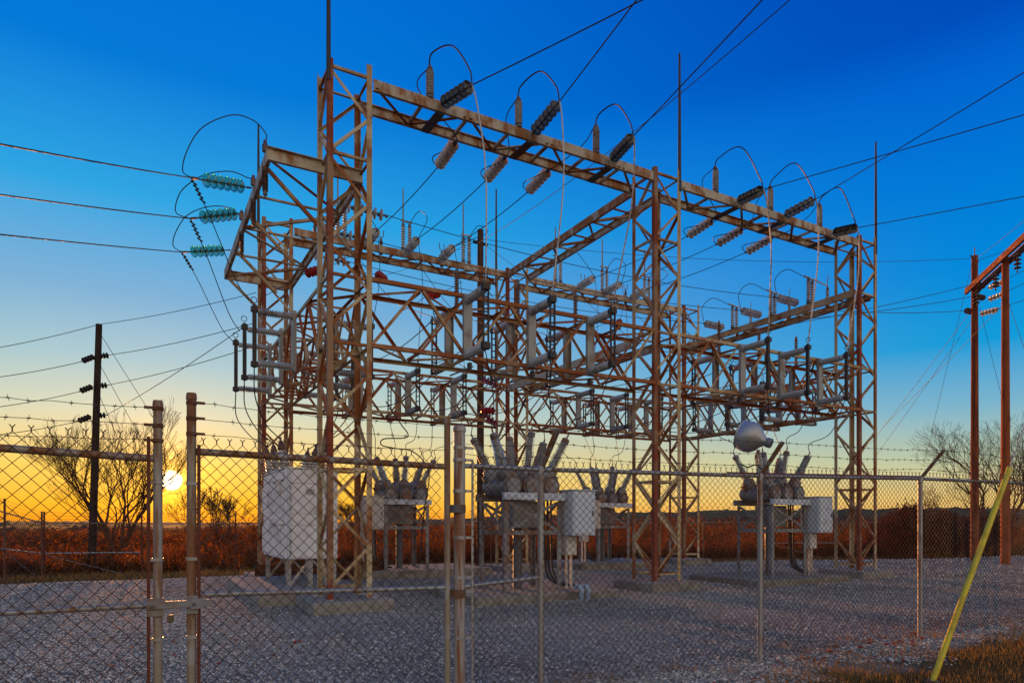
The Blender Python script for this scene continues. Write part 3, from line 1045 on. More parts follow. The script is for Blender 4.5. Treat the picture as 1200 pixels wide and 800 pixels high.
# --- bus on the right girder: horizontal strings and posts
hz_pts = [16.9, 15.3, 13.9]
RGU = U_T[2]
lines_r = [(1142, 333), (1142, 347), (1132, 364)]
for i, v0 in enumerate(hz_pts):
    nm = ('rear', 'middle', 'front')[i]
    a = V((RGU - .03, v0, 8.35))
    string('white_porcelain', 6, a, (-1, .0, .02), f'{nm} pale disc string lying along the girder at the right end', 'horizontal strings on the right girder')
    for q, du in enumerate((.02, .32)):
        post('grey_porcelain', .74, .07, 8, (RGU + du - .05, v0 - .35 + q * .1, 8.26), f'{("outer", "inner")[q]} post of the {nm} pair on the right end girder', 'paired posts on the right girder')
    post('grey_porcelain', .6, .06, 7, (RGU + S, v0 - .4, 8.26), f'single post opposite the {nm} pair on the right end girder', 'single posts on the right girder')
    root = thing('bus_link', f'link bars across the {nm} posts of the right end girder', 'contact bar', T(RGU - .1, v0 - .3, 9.06), 'link bars on the right girder')
    MB().rect((-.12, -.05, 0), (.45, .05, 0), .05, .04).build('link_bar', 'galv', root)
    MB().rect((.40, .04, .02), (.88, -.1, -.14), .03, .03).build('switch_arm', 'galv', root)
    MB().tube([(.88, -.1, -.14), (.93, -.1, .2)], .012, 6).build('horn', 'darksteel', root)
    wire('jumper_cable', catmull([(RGU - .2, v0 - .3, 9.07), (RGU - .7, v0 - .1, 9.25), (RGU - 1.1, v0, 8.9), (RGU - 1.02, v0, 8.42)], 8), .011, f'arched jumper left of the {nm} posts on the right end girder', 'jumper cable', 'arched jumpers on the right girder')
    e = sight(*lines_r[i], v=15.4)
    wire('power_line', span((RGU + S + .05, v0, 8.3), e, .1, 12), .011, f'{nm} of three lines running from the right end girder to the twin poles', 'power line', 'lines to the twin wooden poles')

# long thin bus wires across the yard under the top girders
for i in range(3):
    v0 = hz_pts[i]
    nm = ('rear', 'middle', 'front')[i]
    wire('bus_wire', span((U_T[0] + S + .85, v0 + .3, 8.30), (RGU - 1.02, v0, 8.38), .28, 20), .009, f'{nm} of three thin wires strung across between the side girders', 'cable', 'wires strung between the side girders')
    string('grey_porcelain', 6, (U_T[0] + S + .06, v0 + .3, 8.28), (1, 0, -.02), f'{nm} grey disc string on the inner side of the left girder', 'grey strings on the left girder')

# red insulators
red_at = [(368, 318, 15.5, (.6, .3, .35)), (447, 325, 15.5, (.5, .7, .1)), (508, 345, 15.0, (.6, .45, .3)), (573, 447, 17.0, (-.9, 0, .3)),
          (572, 481, 17.4, (.9, .2, .1)), (574, 491, 17.6, (-.8, 0, .4)), (725, 379, 17.0, (.5, .5, .4)), (665, 392, 17.2, (.8, 0, .2))]
where = ('just behind the front left tower', 'right of the front left tower', 'left of the first near switch', 'highest beside the rear middle tower', 'middle of three beside the rear middle tower',
         'lowest beside the rear middle tower', 'left of the middle front tower', 'between the second and third near switches')
for (px, py, vv, dd), wh in zip(red_at, where):
    p = sight(px, py, v=vv)
    dn = V(dd).normalized()
    string('red', 4, p - dn * .32, dn, f'small red insulator string, {wh}', 'red insulator strings', sc_=.85)
    a, b = p - dn * .32, p + dn * .29
    tgt = V((min(max(b.x, U_T[0] + S), U_T[1]), V_T[1] if dn.x > 0 else V_T[1], min(b.z + .6, 5.95)))
    c = MB().tube(span(b, b + dn * 1.3 + V((0, 0, .2)), .02, 4), .007, 5).tube(span(a, a - dn * 1.2 - V((0, 0, .25)), .02, 4), .007, 5)
    tag(c.build('guy_wire', 'cable'), f'thin wires tied to the red insulator {wh}', 'cable', 'wires at the red insulators')


# ------------------------------------------------------------------ concrete pads
def pad(u0, v0, u1, v1, h, label):
    b = MB().box((u0, v0, -.15), (u1, v1, h), ch=.02)
    return tag(b.build('concrete_pad', 'concrete'), label, 'concrete pad', 'concrete pads in the yard')


for (iu, iv, nm) in ((0, 0, 'the gate side front tower'), (1, 0, 'the middle front tower'), (2, 0, 'the right end front tower'),
                     (0, 1, 'the left rear tower'), (1, 1, 'the middle rear tower'), (2, 1, 'the right rear tower')):
    pad(U_T[iu] - .32, V_T[iv] - .32, U_T[iu] + S + .32, V_T[iv] + S + .32, BASEZ, f'square concrete footing under {nm}')
pad(1.95, 13.15, 4.25, 17.9, .22, 'long concrete pad under the white transformer')
pad(5.55, 11.35, 8.9, 13.75, .16, 'concrete pad under the large breaker near the gate post')
pad(13.2, 11.3, 16.6, 13.75, .16, 'concrete pad under the breaker behind the floodlight post')
pad(5.4, 18.1, 9.4, 20.6, .22, 'far concrete pad under the rear breaker with a cream cabinet')
pad(12.7, 18.1, 16.4, 20.6, .22, 'far concrete pad under the rear breaker behind the blue cabinet')


# ------------------------------------------------------------------ breakers
def bushing_parts(h=.72):
    pr = [(.085, .28)] + shed_profile(.062, .112, .30, 7, .29) + shed_profile(.052, .096, .28, 7, .60)
    por = MB().lathe(pr, 16).mesh('porcelain', 'grey_porcelain')
    drum = MB().lathe([(.10, -.06), (.155, -.05), (.16, .0), (.16, .20), (.15, .23), (.10, .25), (.10, .28)], 16).mesh('sensor_drum', 'greypaint')
    cap = MB().lathe([(.075, .88), (.085, .89), (.085, .96), (.06, .98), (.02, .99), (.02, 1.08)], 14).mesh('cap', 'greypaint')
    return por, drum, cap


BP = bushing_parts()


def breaker(Mx, label, cab_side, cab_mat):
    root = thing('circuit_breaker', label, 'circuit breaker', Mx, 'circuit breakers in the yard')
    X, Y = .68, .57
    for x in (-X, X):
        for y in (-Y, Y):
            sx, sy = (1 if x < 0 else -1), (1 if y < 0 else -1)
            b = MB()
            b.box((min(x, x + sx * .1), min(y, y + sy * .012), 0), (max(x, x + sx * .1), max(y, y + sy * .012), 1.86))
            b.box((min(x, x + sx * .012), min(y + sy * .012, y + sy * .1), 0), (max(x, x + sx * .012), max(y + sy * .012, y + sy * .1), 1.86))
            b.box((x - .09, y - .09, 0), (x + .09, y + .09, .014))
            b.build('leg', 'greypaint', root)
    for y in (-Y, Y):
        MB().box((-X + .1, y - .006, 1.16), (X - .1, y + .006, 1.25)).build('crossbar', 'greypaint', root)
        yy = y + (.02 if y < 0 else -.02)
        for s in (-1, 1):
            MB().rect((-s * (X - .1), yy + s * .006, 1.26), (s * (X - .1), yy + s * .006, 1.82), .06, .01, (0, 1, 0)).build('diagonal_brace', 'greypaint', root)
    for x in (-X, X):
        xx = x + (.02 if x < 0 else -.02)
        MB().box((x - .006, -Y + .1, 1.16), (x + .006, Y - .1, 1.25)).build('crossbar', 'greypaint', root)
        for s in (-1, 1):
            MB().rect((xx + s * .006, -s * (Y - .1), 1.26), (xx + s * .006, s * (Y - .1), 1.82), .06, .01, (1, 0, 0)).build('diagonal_brace', 'greypaint', root)
    MB().box((-X - .05, -Y - .10, 1.87), (X + .05, -Y + .02, 2.02), ch=.008).build('front_channel', 'cabinet', root)
    MB().box((-X - .05, Y - .02, 1.87), (X + .05, Y + .10, 2.02), ch=.008).build('rear_channel', 'greypaint', root)
    for x in (-.46, 0, .46):
        tk = MB().lathe([(.08, -.56), (.16, -.555), (.165, -.50), (.195, -.49), (.195, .49), (.165, .50), (.16, .555), (.08, .56)], 18, T(x, 0, 2.17) @ Matrix.Rotation(R(90), 4, 'X'))
        tko = tk.build('tank', 'greypaint', root)
        for yy in (-1, 1):
            MB().box((x - .13, yy * .36 - .09, 2.34), (x + .13, yy * .36 + .09, 2.45), ch=.012).build('tank_cover', 'greypaint', tko)
        MB().lathe([(.215, -.02), (.215, .02)], 18, T(x, -.5, 2.17) @ Matrix.Rotation(R(90), 4, 'X')).build('flange', 'darksteel', tko)
        for y in (-1, 1):
            lean = V((x / .46 * .46, y * .22, 1))
            bo = place('bushing', BP[0], root, align((x * 1.05, y * .27, 2.33), lean))
            place('sensor_drum', BP[1], bo)
            place('cap', BP[2], bo)
            MB().box((-.07, -.215, .03), (.07, -.16, .16)).build('terminal_box', 'darksteel', bo)
    # cabinet
    s = cab_side
    x0, x1 = (.78, 1.36) if s > 0 else (-1.36, -.78)
    cb = MB().box((x0, -.86, 1.14), (x1, -.30, 2.08), ch=.012).build('control_cabinet', cab_mat, root)
    MB().box((x0 + .03, -.878, 1.18), (x1 - .03, -.862, 2.03), ch=.006).build('cabinet_door', cab_mat, cb)
    MB().box((x1 - .10, -.90, 1.55), (x1 - .07, -.878, 1.67)).build('handle', 'darksteel', cb)
    MB().box((x0 - .02, -.89, 2.083), (x1 + .02, -.28, 2.105)).build('rain_cap', cab_mat, cb)
    MB().box((x0 + .02, -.60, .72), (x0 + .28, -.38, 1.137), ch=.01).build('junction_box', 'cream', root)
    for k, (xx, yy) in enumerate(((x0 + .08, -.5), (x0 + .2, -.5))):
        MB().tube([(xx, yy, .03), (xx, yy, .72)], .026, 8).build('conduit', 'cream', root)
    for k in range(3):
        xx = x0 * .72 - .02 + k * .09
        MB().tube(catmull([(xx, -.1, 1.9), (xx, -.12, 1.0), (xx + .03, -.15, .35), (xx + .2, -.28, .10), (xx + .42, -.4, .06)], 6), .024, 8).build('cable_hose', 'cable', root)
    MB().tube([(0.0, .1, 0), (0, .1, 1.9)], .10, 12).build('cable_trunk', 'darksteel', root)
    MB().box((-.3, -.25, 1.3), (.3, .3, 1.86), ch=.01).build('mechanism_box', 'greypaint', root)
    return root


breaker(T(7.15, 12.48, .16), 'large circuit breaker on a pad beside the gate post, pale blue cabinet at its right', 1, 'cabinet')
breaker(T(14.92, 12.42, .16), 'circuit breaker behind the floodlight post, pale cabinet at its right', 1, 'cabinet')
breaker(T(6.85, 19.1, .22), 'distant circuit breaker right of the white transformer, cream cabinet at its left', -1, 'cream')
breaker(T(14.35, 19.1, .22), 'distant circuit breaker seen past the blue cabinet of the large breaker', -1, 'cream')


# leads from breaker bushings up to the trusses
def lead(p, q, label, group='leads above the breakers'):
    m = V(p).lerp(V(q), .5) + V((.08, -.05, -.15))
    wire('lead_cable', catmull([p, V(p) + V((0, 0, .25)), m, q], 6), .010, label, 'cable', group)


for bi, (cx, cy, z0, tv, nm) in enumerate(((7.15, 12.48, .16, V_T[0], 'large breaker'), (14.92, 12.42, .16, V_T[0], 'breaker behind the floodlight'), (6.85, 19.1, .22, V_T[1], 'rear breaker beside the transformer'),
                                           (14.35, 19.1, .22, V_T[1], 'rear breaker past the blue cabinet'))):
    base = (7.07, 14.62, 7.02, 14.57)[bi]
    for i, x in enumerate((-.46, 0, .46)):
        for y in (-1, 1):
            ln = V((x, y * .22, 1)).normalized()
            p = V((cx + x * 1.05, cy + y * .27, z0 + 2.33)) + ln * 1.07
            q = V((base + (i - 1) * 1.46, tv + (-.83 if y < 0 else S + .83), ZS - .02))
            lead(p, q, f'{("near", "far")[y > 0]} {("left", "middle", "right")[i]} lead rising from the {nm} to the truss')

# ------------------------------------------------------------------ white transformer
def transformer():
    root = thing('transformer', 'white two tier transformer cabinet on a raised stand behind the right gate leaf', 'transformer', T(2.71, 14.6, .22))
    W_, D_, z0, z1 = 1.10, 2.75, .58, 2.48
    MB().box((0, 0, z0), (W_, D_, z1), ch=.015).build('tank', 'white', root)
    for zb, zt in ((z0 + .04, z0 + .66), (z0 + .72, z0 + .90), (z0 + .96, z0 + 1.55), (z0 + 1.6, z1 - .03)):
        MB().box((.12, -.018, zb), (W_ - .06, -.002, zt), ch=.006).build('panel', 'white', root)
    MB().box((.03, -.03, z0 + .02), (.09, -.002, z1 - .02), ch=.006).build('corner_trim', 'cabinet', root)
    MB().box((-.03, -.02, z1 + .002), (W_ + .03, D_ + .02, z1 + .035), ch=.008).build('roof_cap', 'white', root)
    for zh in (z0 + .35, z0 + 1.25):
        MB().box((W_ - .16, -.05, zh), (W_ - .135, -.02, zh + .14), ch=.005).build('door_handle', 'darksteel', root)
        for dz_ in (-.22, .0, .22):
            MB().tube([(.115, -.026, zh + dz_), (.115, -.026, zh + dz_ + .07)], .012, 8).build('hinge', 'galv', root)
    MB().box((.42, -.024, z0 + 1.36), (.60, -.019, z0 + 1.48)).build('name_plate', 'galv', root)
    for k in range(11):
        y = .10 + k * .25
        MB().box((-.05, y, z0 + .08), (-.003, y + .02, z0 + .70)).build('cooling_fin', 'white', root)
        MB().box((-.05, y, z0 + 1.0), (-.003, y + .02, z0 + 1.62)).build('cooling_fin', 'white', root)
    for zb in (1.31 - .45, 2.25 - .45):
        for k in range(2):
            y = .15 + k * .9
            b = MB().box((-.09, y, zb + .45), (-.004, y + .55, zb + .62), ch=.01).build('regulator_hood', 'white', root)
            MB().box((-.06, y + .06, zb + .22), (-.006, y + .44, zb + .446), ch=.008).build('terminal_box', 'cabinet', b)
            MB().rect((-.085, y + .04, zb + .44), (-.02, y + .04, zb - .02), .05, .012, (0, 1, 0)).build('strut', 'white', b)
    bl = [(.08, .6), (.08, 1.5), (.08, 2.4), (.88, .6), (.88, 1.5), (.88, 2.4)]
    pr = [(.09, 0)] + shed_profile(.065, .15, .38, 5, .02) + [(.06, .42)]
    por = MB().lathe(pr, 14).mesh('porcelain', 'white_porcelain')
    cap = MB().lathe([(.06, .40), (.085, .45), (.05, .58), (.025, .62), (.025, .70)], 10).mesh('cap', 'brown_porcelain')
    for x, y in bl:
        bo = place('bushing', por, root, align((x, y, z1 + .03), (-.10 if x < .5 else .18, 0, 1)))
        place('cap', cap, bo)
    for x in (.05, .5, 1.0):
        for y in (.08, D_ - .1):
            MB().box((x, y, .0), (x + .09, y + .09, z0 - .002)).build('leg', 'galv', root)
    for y in (.10, D_ - .09):
        MB().rect((.14, y, .05), (.5, y, z0 - .05), .05, .012, (0, 1, 0)).build('brace', 'galv', root)
        MB().rect((1.0, y, .05), (.6, y, z0 - .05), .05, .012, (0, 1, 0)).build('brace', 'galv', root)
    return root


transformer()
TB = [(2.71 + x, 14.6 + y, .22 + 2.48 + .66) for x, y in ((.02, .6), (.02, 1.5), (.02, 2.4), (.98, .6), (.98, 1.5), (.98, 2.4))]
for i in range(3):
    v0 = (14.6, 16.05, 17.55)[i]
    nm = ('front', 'middle', 'rear')[i]
    p, q = V((U_T[0] - .83, v0, ZS - .02)), V(TB[i])
    wire('lead_cable', catmull([p, p + V((0.02, 0, -.6)), p.lerp(q, .6) + V((-.1, 0, -.25)), q + V((-.1, 0, .1)), q], 8), .012, f'curved lead from the {nm} left switch down to the white transformer', 'cable', 'leads above the transformer')
    p, q = V((U_T[0] + S + .83, v0, ZS - .02)), V(TB[i + 3])
    wire('lead_cable', catmull([p, p + V((0, 0, -.4)), p.lerp(q, .6) + V((.1, 0, -.2)), q], 8), .012, f'curved lead from the {nm} inner switch down to the white transformer', 'cable', 'inner leads above the transformer')
# S-shaped hanging cable
sp = [sight(*q, v=14.8) for q in ((452, 470), (470, 497), (478, 508), (474, 513), (450, 514), (447, 521), (462, 525), (482, 528), (497, 541), (503, 560), (497, 600), (492, 660))]
wire('hanging_cable', catmull(sp, 6), .014, 'S curved black cable hanging between the transformer and gate post', 'cable')

# rusty containment wall behind the transformer, of weathered boards
root = thing('timber_wall', 'low rust brown plank wall behind the transformer stand', 'low wall', T(2.7, 18.55, -.02))
for r_ in range(3):
    for c_ in range(3):
        MB().box((c_ * 1.14, -.02 - .004 * ((r_ + c_) % 2), .02 + r_ * .165), (c_ * 1.14 + 1.125, .05, .175 + r_ * .165), ch=.008).build('plank', 'plank', root)
for x in (0.0, 1.13, 2.27, 3.38):
    MB().box((x, .055, -.1), (x + .09, .145, .56)).build('stake', 'darkwood', root)

# junction fitting near the large breaker
root = thing('conduit_fitting', 'pair of blue grey conduit elbows at the pad edge by the large breaker', 'conduit fitting', T(*sight(681, 692, v=11.25).xy, gz(8, 11)))
MB().box((-.14, -.05, .22), (.14, .08, .30), ch=.01).build('junction_block', 'bluefit', root)
for x in (-.08, .08):
    e = MB().tube(catmull([(x, 0, .26), (x + .01, -.09, .24), (x + .02, -.10, .12), (x + .02, -.06, -.03)], 5), .045, 12).build('elbow', 'bluefit', root)
    MB().lathe([(.06, 0), (.06, .03)], 12, T(x, -.095, .26) @ Matrix.Rotation(R(90), 4, 'X')).build('end_cap', 'bluefit', e)


# ------------------------------------------------------------------ chain link fence
def link_mesh(p0, p1, z0, z1, a, dz, r, crown=True):
    """woven zigzag wires between two posts; half a diamond is a wide and dz high"""
    p0, p1 = np.array(p0, float), np.array(p1, float)
    ln = np.hypot(*(p1 - p0))
    ax = (p1 - p0) / ln
    nrm = np.array([-ax[1], ax[0]])
    nw = max(1, int(round(ln / a)) - 1)
    a = ln / (nw + 1)
    rows = int(round((z1 - z0) / dz))
    k = np.arange(rows + 1)
    offs = np.array([(1, 0), (0, 1), (-1, 0), (0, -1)], float) * r
    V_, F_ = [], []
    base = 0
    for i in range(nw):
        x = i * a + ((k + i) % 2) * a
        y = np.where((k + i) % 2 == 0, -1, 1) * r * .9
        z = z0 + k * dz
        pts = np.stack([p0[0] + ax[0] * x + nrm[0] * y, p0[1] + ax[1] * x + nrm[1] * y, z], 1)
        ring = np.zeros((rows + 1, 4, 3))
        for q in range(4):
            ring[:, q, 0] = pts[:, 0] + ax[0] * offs[q, 0] + nrm[0] * offs[q, 1]
            ring[:, q, 1] = pts[:, 1] + ax[1] * offs[q, 0] + nrm[1] * offs[q, 1]
            ring[:, q, 2] = pts[:, 2]
        V_.append(ring.reshape(-1, 3))
        ii, qq = np.meshgrid(np.arange(rows), np.arange(4), indexing='ij')
        A = base + ii * 4 + qq
        B = base + ii * 4 + (qq + 1) % 4
        F_.append(np.stack([A, B, B + 4, A + 4], -1).reshape(-1, 4))
        base += (rows + 1) * 4
        if crown and (rows + i) % 2 == 1 and i < nw - 1:
            # twisted stub and a pair of prongs where two wires meet at the top
            xx = (i + 1) * a
            zt = z0 + rows * dz
            for dx0, dzz0, dx1, dzz1 in ((0, 0, .0, .028), (0, .024, .016, .046), (0, .024, -.016, .046)):
                ends = np.zeros((2, 4, 3))
                for e, (dx, dzz) in enumerate(((dx0, dzz0), (dx1, dzz1))):
                    for q in range(4):
                        o = offs[q] * 1.25
                        ends[e, q] = (p0[0] + ax[0] * (xx + dx + o[0]) + nrm[0] * o[1], p0[1] + ax[1] * (xx + dx + o[0]) + nrm[1] * o[1], zt + dzz)
                V_.append(ends.reshape(-1, 3))
                qq = np.arange(4)
                F_.append(np.stack([base + qq, base + (qq + 1) % 4, base + 4 + (qq + 1) % 4, base + 4 + qq], -1))
                base += 8
    return np.concatenate(V_), np.concatenate(F_)


def mesh_part(root, p0, p1, z0, z1, a, dz, r, crown=True):
    v, f = link_mesh(p0, p1, z0, z1, a, dz, r, crown)
    v = v - np.array(root.matrix_basis.translation)
    o = place('chain_link_mesh', np_mesh('chain_link_mesh', v, f, 'mesh', True), root)
    o['kind'] = 'stuff'
    return o


def rpart(root, mb, name, mat):
    return mb.build(name, mat, root, T(-root.matrix_basis.translation))


def barbed(root, pts, r=.0024):
    b = MB()
    path = []
    for a, c in zip(pts[:-1], pts[1:]):
        a, c = V(a), V(c)
        n = max(4, int((c - a).length / .12))
        for i in range(n):
            p = a.lerp(c, i / n)
            p.z += random.uniform(-.006, .006) - .02 * math.sin(math.pi * i / n)
            path.append(p)
    path.append(V(pts[-1]))
    b.tube(path, r, 5)
    for p in path[1:-1]:
        if random.random() < .9:
            q = p + V((random.uniform(-.01, .01), 0, 0))
            for s in (-1, 1):
                dd = V((random.uniform(-.5, .5), random.uniform(-.6, .6), s)).normalized()
                b.tube([q - dd * .004, q + dd * .022], r * .8, 4)
            b.tube([q - V((.012, 0, 0)), q + V((.012, 0, 0))], r * 2.0, 5)
    return rpart(root, b, 'barbed_wire', 'barb')


def domed(p, r, z0, z1):
    x, y = p
    k = [(r, z0), (r, z1 - .03), (r * 1.14, z1 - .03), (r * 1.14, z1 - .005), (r * 1.0, z1 + .02), (r * .7, z1 + r * .5), (r * .3, z1 + r * .7), (.002, z1 + r * .75)]
    return MB().lathe(k, 18, T(x, y, 0))


def band(p, r, z, h=.03):
    return MB().lathe([(r + .001, z), (r + .006, z), (r + .006, z + h), (r + .001, z + h)], 16, T(p[0], p[1], 0))


FV = 5.55


def gate(name_label, ua, ub, post_at, rail_z, mid_z, barb_z, wirepitch, tall, taper_u):
    root = thing('gate_leaf', name_label, 'gate', T(ua, FV, 0), 'chain link gate leaves')
    zg = gz((ua + ub) / 2, FV)
    for u_, top, r_ in tall:
        rpart(root, domed((u_, FV), r_, zg + .05, top), 'upright', 'gatepipe')
    rpart(root, MB().tube([(ua, FV, rail_z[0]), (ub, FV, rail_z[1])], .027, 14), 'top_rail', 'gatepipe')
    rpart(root, MB().tube([(ua, FV, mid_z[0]), (ub, FV, mid_z[1])], .021, 12), 'middle_rail', 'pipe')
    rpart(root, MB().tube([(ua, FV, zg + .12), (ub, FV, zg + .12)], .021, 12), 'bottom_rail', 'pipe')
    # tension bar beside the latch upright, with its bands
    rpart(root, MB().box((taper_u - .012, FV - .036, zg + .1), (taper_u + .012, FV - .030, max(rail_z) + .05)), 'tension_bar', 'rustbar')
    for z in (1.86, 1.30, .72, .35):
        rpart(root, MB().rect((post_at, FV - .033, z), (taper_u, FV - .033, z), .006, .022, (0, 0, 1)), 'tension_band', 'pipe')
        rpart(root, band((post_at, FV), .031, z - .011, .024), 'tension_band', 'pipe')
    mesh_part(root, (ua, FV - .032), (ub, FV - .032), zg + .08, max(rail_z) + .045, wirepitch, wirepitch * 1.02, .0034)
    for z in barb_z:
        barbed(root, [(ua, FV - .035, z[0]), (ub, FV - .035, z[1])])
        rpart(root, MB().rect((post_at, FV - .035, z[1] if post_at > ua + .5 else z[0]), (post_at + (-.09 if post_at > ua + .5 else .09), FV - .035, z[1] if post_at > ua + .5 else z[0]), .010, .020), 'barb_arm', 'rustbar')
        rpart(root, band((post_at, FV), .031, (z[1] if post_at > ua + .5 else z[0]) - .014, .028), 'barb_band', 'rustbar')
    return root


gate('left gate leaf of rusty pipe and chain link, latched where the sun sets', -3.2, .105, .135, (2.14, 2.035), (.97, .97), ((2.42, 2.40), (2.29, 2.275), (2.155, 2.165)), .0515,
     ((.135, 2.44, .031),), .075)
gate('right gate leaf between the two gate posts, in front of the lattice tower', .39, 2.40, .357, (2.10, 2.07), (1.03, .99), ((2.46, 2.43), (2.345, 2.325), (2.23, 2.215)), .0455,
     ((.357, 2.515, .033), (2.43, 2.48, .028)), .405)

# latch, with its padlock
root = thing('gate_latch', 'grey fork latch plates holding both gate leaves together at mid height', 'latch', T(.25, FV, .98))
MB().box((-.185, -.052, -.09), (-.075, -.034, .045), ch=.004).build('latch_plate', 'greypaint', root)
MB().box((.07, -.052, -.085), (.15, -.035, .05), ch=.004).build('latch_plate', 'greypaint', root)
MB().box((-.19, -.07, -.035), (.24, -.053, .02), ch=.004).build('latch_bar', 'greypaint', root)
MB().box((.10, -.075, -.045), (.19, -.071, .03)).build('latch_fork', 'greypaint', root)
for x in (-.155, .12):
    MB().lathe([(.014, 0), (.014, .012), (.006, .015)], 8, T(x, -.07, -.01) @ Matrix.Rotation(R(90), 4, 'X')).build('bolt', 'darksteel', root)
root = thing('padlock', 'small padlock hanging from the gate latch bar', 'padlock', T(.215, FV - .062, .90))
MB().box((-.022, -.012, -.055), (.022, .012, .0), ch=.004).build('lock_body', 'brass', root)
MB().tube([(-.014, 0, -.002), (-.014, 0, .025)] + [(-.014 * math.cos(a), 0, .025 + .014 * math.sin(a)) for a in np.linspace(.3, 2.8, 6)] + [(.014, 0, .025), (.014, 0, -.002)], .0035, 6).build('shackle', 'galv', root)


# the fence run right of the gate
FP = [(2.55, 5.55), (3.43, 5.58), (6.20, 5.32), (9.14, 5.20), (12.1, 5.08), (15.1, 4.96), (18.1, 4.84)]


def front_fence():
    root = thing('chain_link_fence', 'chain link fence with barbed wire running right from the gate post', 'fence', T(2.55, 5.55, 0))
    tops = []
    RT = [2.085, 2.085, 2.10, 2.155, 2.16, 2.17, 2.18]
    for i, (u_, v_) in enumerate(FP):
        zg = gz(u_, v_)
        if i == 0:
            rpart(root, domed((u_, v_), .052, zg - .1, 2.42), 'gate_post', 'rustpipe')
            for z in (2.23, 2.12, 1.84, 1.42, 1.06, .93, .52):
                rpart(root, band((u_, v_), .052, z), 'tension_band', 'pipe')
                rpart(root, MB().rect((u_ + .05, v_ - .03, z + .015), (u_ + .125, v_ - .03, z + .015), .008, .022), 'band_tab', 'pipe')
            rpart(root, MB().box((u_ + .105, v_ - .036, zg + .1), (u_ + .125, v_ - .028, 2.13)), 'tension_bar', 'pipe')
            rpart(root, MB().lathe([(.06, 1.66), (.075, 1.66), (.075, 1.73), (.06, 1.73)], 14, T(u_ - .02, v_, 0)), 'hinge', 'darksteel')
            rpart(root, MB().lathe([(.06, .9), (.075, .9), (.075, .97), (.06, .97)], 14, T(u_ - .02, v_, 0)), 'hinge', 'darksteel')
        else:
            rpart(root, MB().tube([(u_, v_, zg - .1), (u_, v_, RT[i] - .005)], .031, 16), 'post', 'pipe')
            rpart(root, MB().lathe([(.033, RT[i] - .06), (.036, RT[i] - .058), (.036, RT[i] + .028), (.024, RT[i] + .04), (.003, RT[i] + .042)], 14, T(u_, v_, 0)), 'post_cap', 'pipe')
            b = MB().prism([(-.028, -.003), (.028, -.003), (.028, .003), (-.028, .003)], (u_, v_ - .01, RT[i] + .02), (u_, v_ - .30, RT[i] + .36), (0, 1, 0))
            b.prism([(.022, -.02), (.028, -.02), (.028, -.0035), (.022, -.0035)], (u_, v_ - .01, RT[i] + .02), (u_, v_ - .30, RT[i] + .36), (0, 1, 0))
            rpart(root, b, 'barb_arm', 'rustpipe')
        tops.append(V((u_, v_, RT[i])))
    for i in range(len(FP) - 1):
        a, b = FP[i], FP[i + 1]
        zt0, zt1 = RT[i], RT[i + 1]
        rpart(root, MB().tube([(a[0], a[1], zt0), (b[0], b[1], zt1)], .022, 14), 'top_rail', 'pipe')
        p0 = (a[0] + (.115 if i == 0 else .0), a[1] - .036)
        v, f = link_mesh(p0, (b[0], b[1] - .036), 0.0, 2.19, .0375, .0375, .0034)
        # follow the ground and the sloping rail
        s = (v[:, 0] - a[0]) / (b[0] - a[0])
        g0, g1 = gz(*a) + .03, gz(*b) + .03
        zb = g0 + (g1 - g0) * s
        zt = zt0 + (zt1 - zt0) * s + .055
        v[:, 2] = zb + (zt - zb) * v[:, 2] / 2.19
        v = v - np.array(root.matrix_basis.translation)
        o = place('chain_link_mesh', np_mesh('chain_link_mesh', v, f, 'mesh', True), root)
        o['kind'] = 'stuff'
    rpart(root, MB().tube([(5.75, 5.39, 2.125), (6.3, 5.345, 2.13), (9.14, 5.235, 2.185)], .012, 8), 'rust_rail', 'rustleg')
    rpart(root, MB().tube([(2.6, 5.55, .99), (3.42, 5.58, 1.04)], .021, 12), 'brace_rail', 'galv')
    for k, fr in enumerate((.95, .62, .30)):
        pts = [(2.60, 5.53, (2.36, 2.28, 2.19)[k])] + [(u_, v_ - .30 * fr, RT[i + 1] + .36 * fr + .01) for i, (u_, v_) in enumerate(FP[1:])]
        barbed(root, pts, .0026)
    return root


front_fence()

# floodlight on the fence post
fp = V((FP[2][0], FP[2][1], 2.10))
root = thing('floodlight', 'round spun metal floodlight on a stem above the fence post', 'floodlight', T(fp))
ct = sight(882, 513, v=fp.y) - fp
nk = sight(902, 519, v=fp.y - .17) - fp
ax = (ct - nk).normalized()
bell_ = [(.028, -.02), (.045, 0), (.048, .045), (.052, .06), (.085, .10), (.135, .14), (.168, .19), (.178, .245), (.172, .30), (.160, .335), (.165, .34), (.165, .35), (.02, .352)]
MB().lathe(bell_, 28, align(nk, ax)).build('reflector_bowl', 'galv', root)
MB().lathe([(.052, -.02), (.056, -.01), (.056, .03), (.05, .04)], 18, align(nk, ax)).build('lamp_socket', 'greypaint', root)
MB().tube([(0, 0, .0), (.01, 0, .16), (ct.x * .6 + .04, ct.y * .3, ct.z - .13)], [.026, .022, .02], 10).build('stem', 'galv', root)
MB().tube(catmull([(.0, -.02, .08), (-.12, -.04, .12), (-.22, -.02, .09), (-.30, .0, .12)], 6), .008, 6).build('supply_cord', 'cable', root)

# back fence
BFP = [(-2.8, 28.3), (.16, 28.0), (3.3, 27.6), (6.6, 27.1), (10.0, 26.6), (13.5, 26.1), (17.0, 25.5), (20.5, 24.9), (24.2, 24.2), (28.0, 23.4), (32, 22.6), (36, 21.8)]


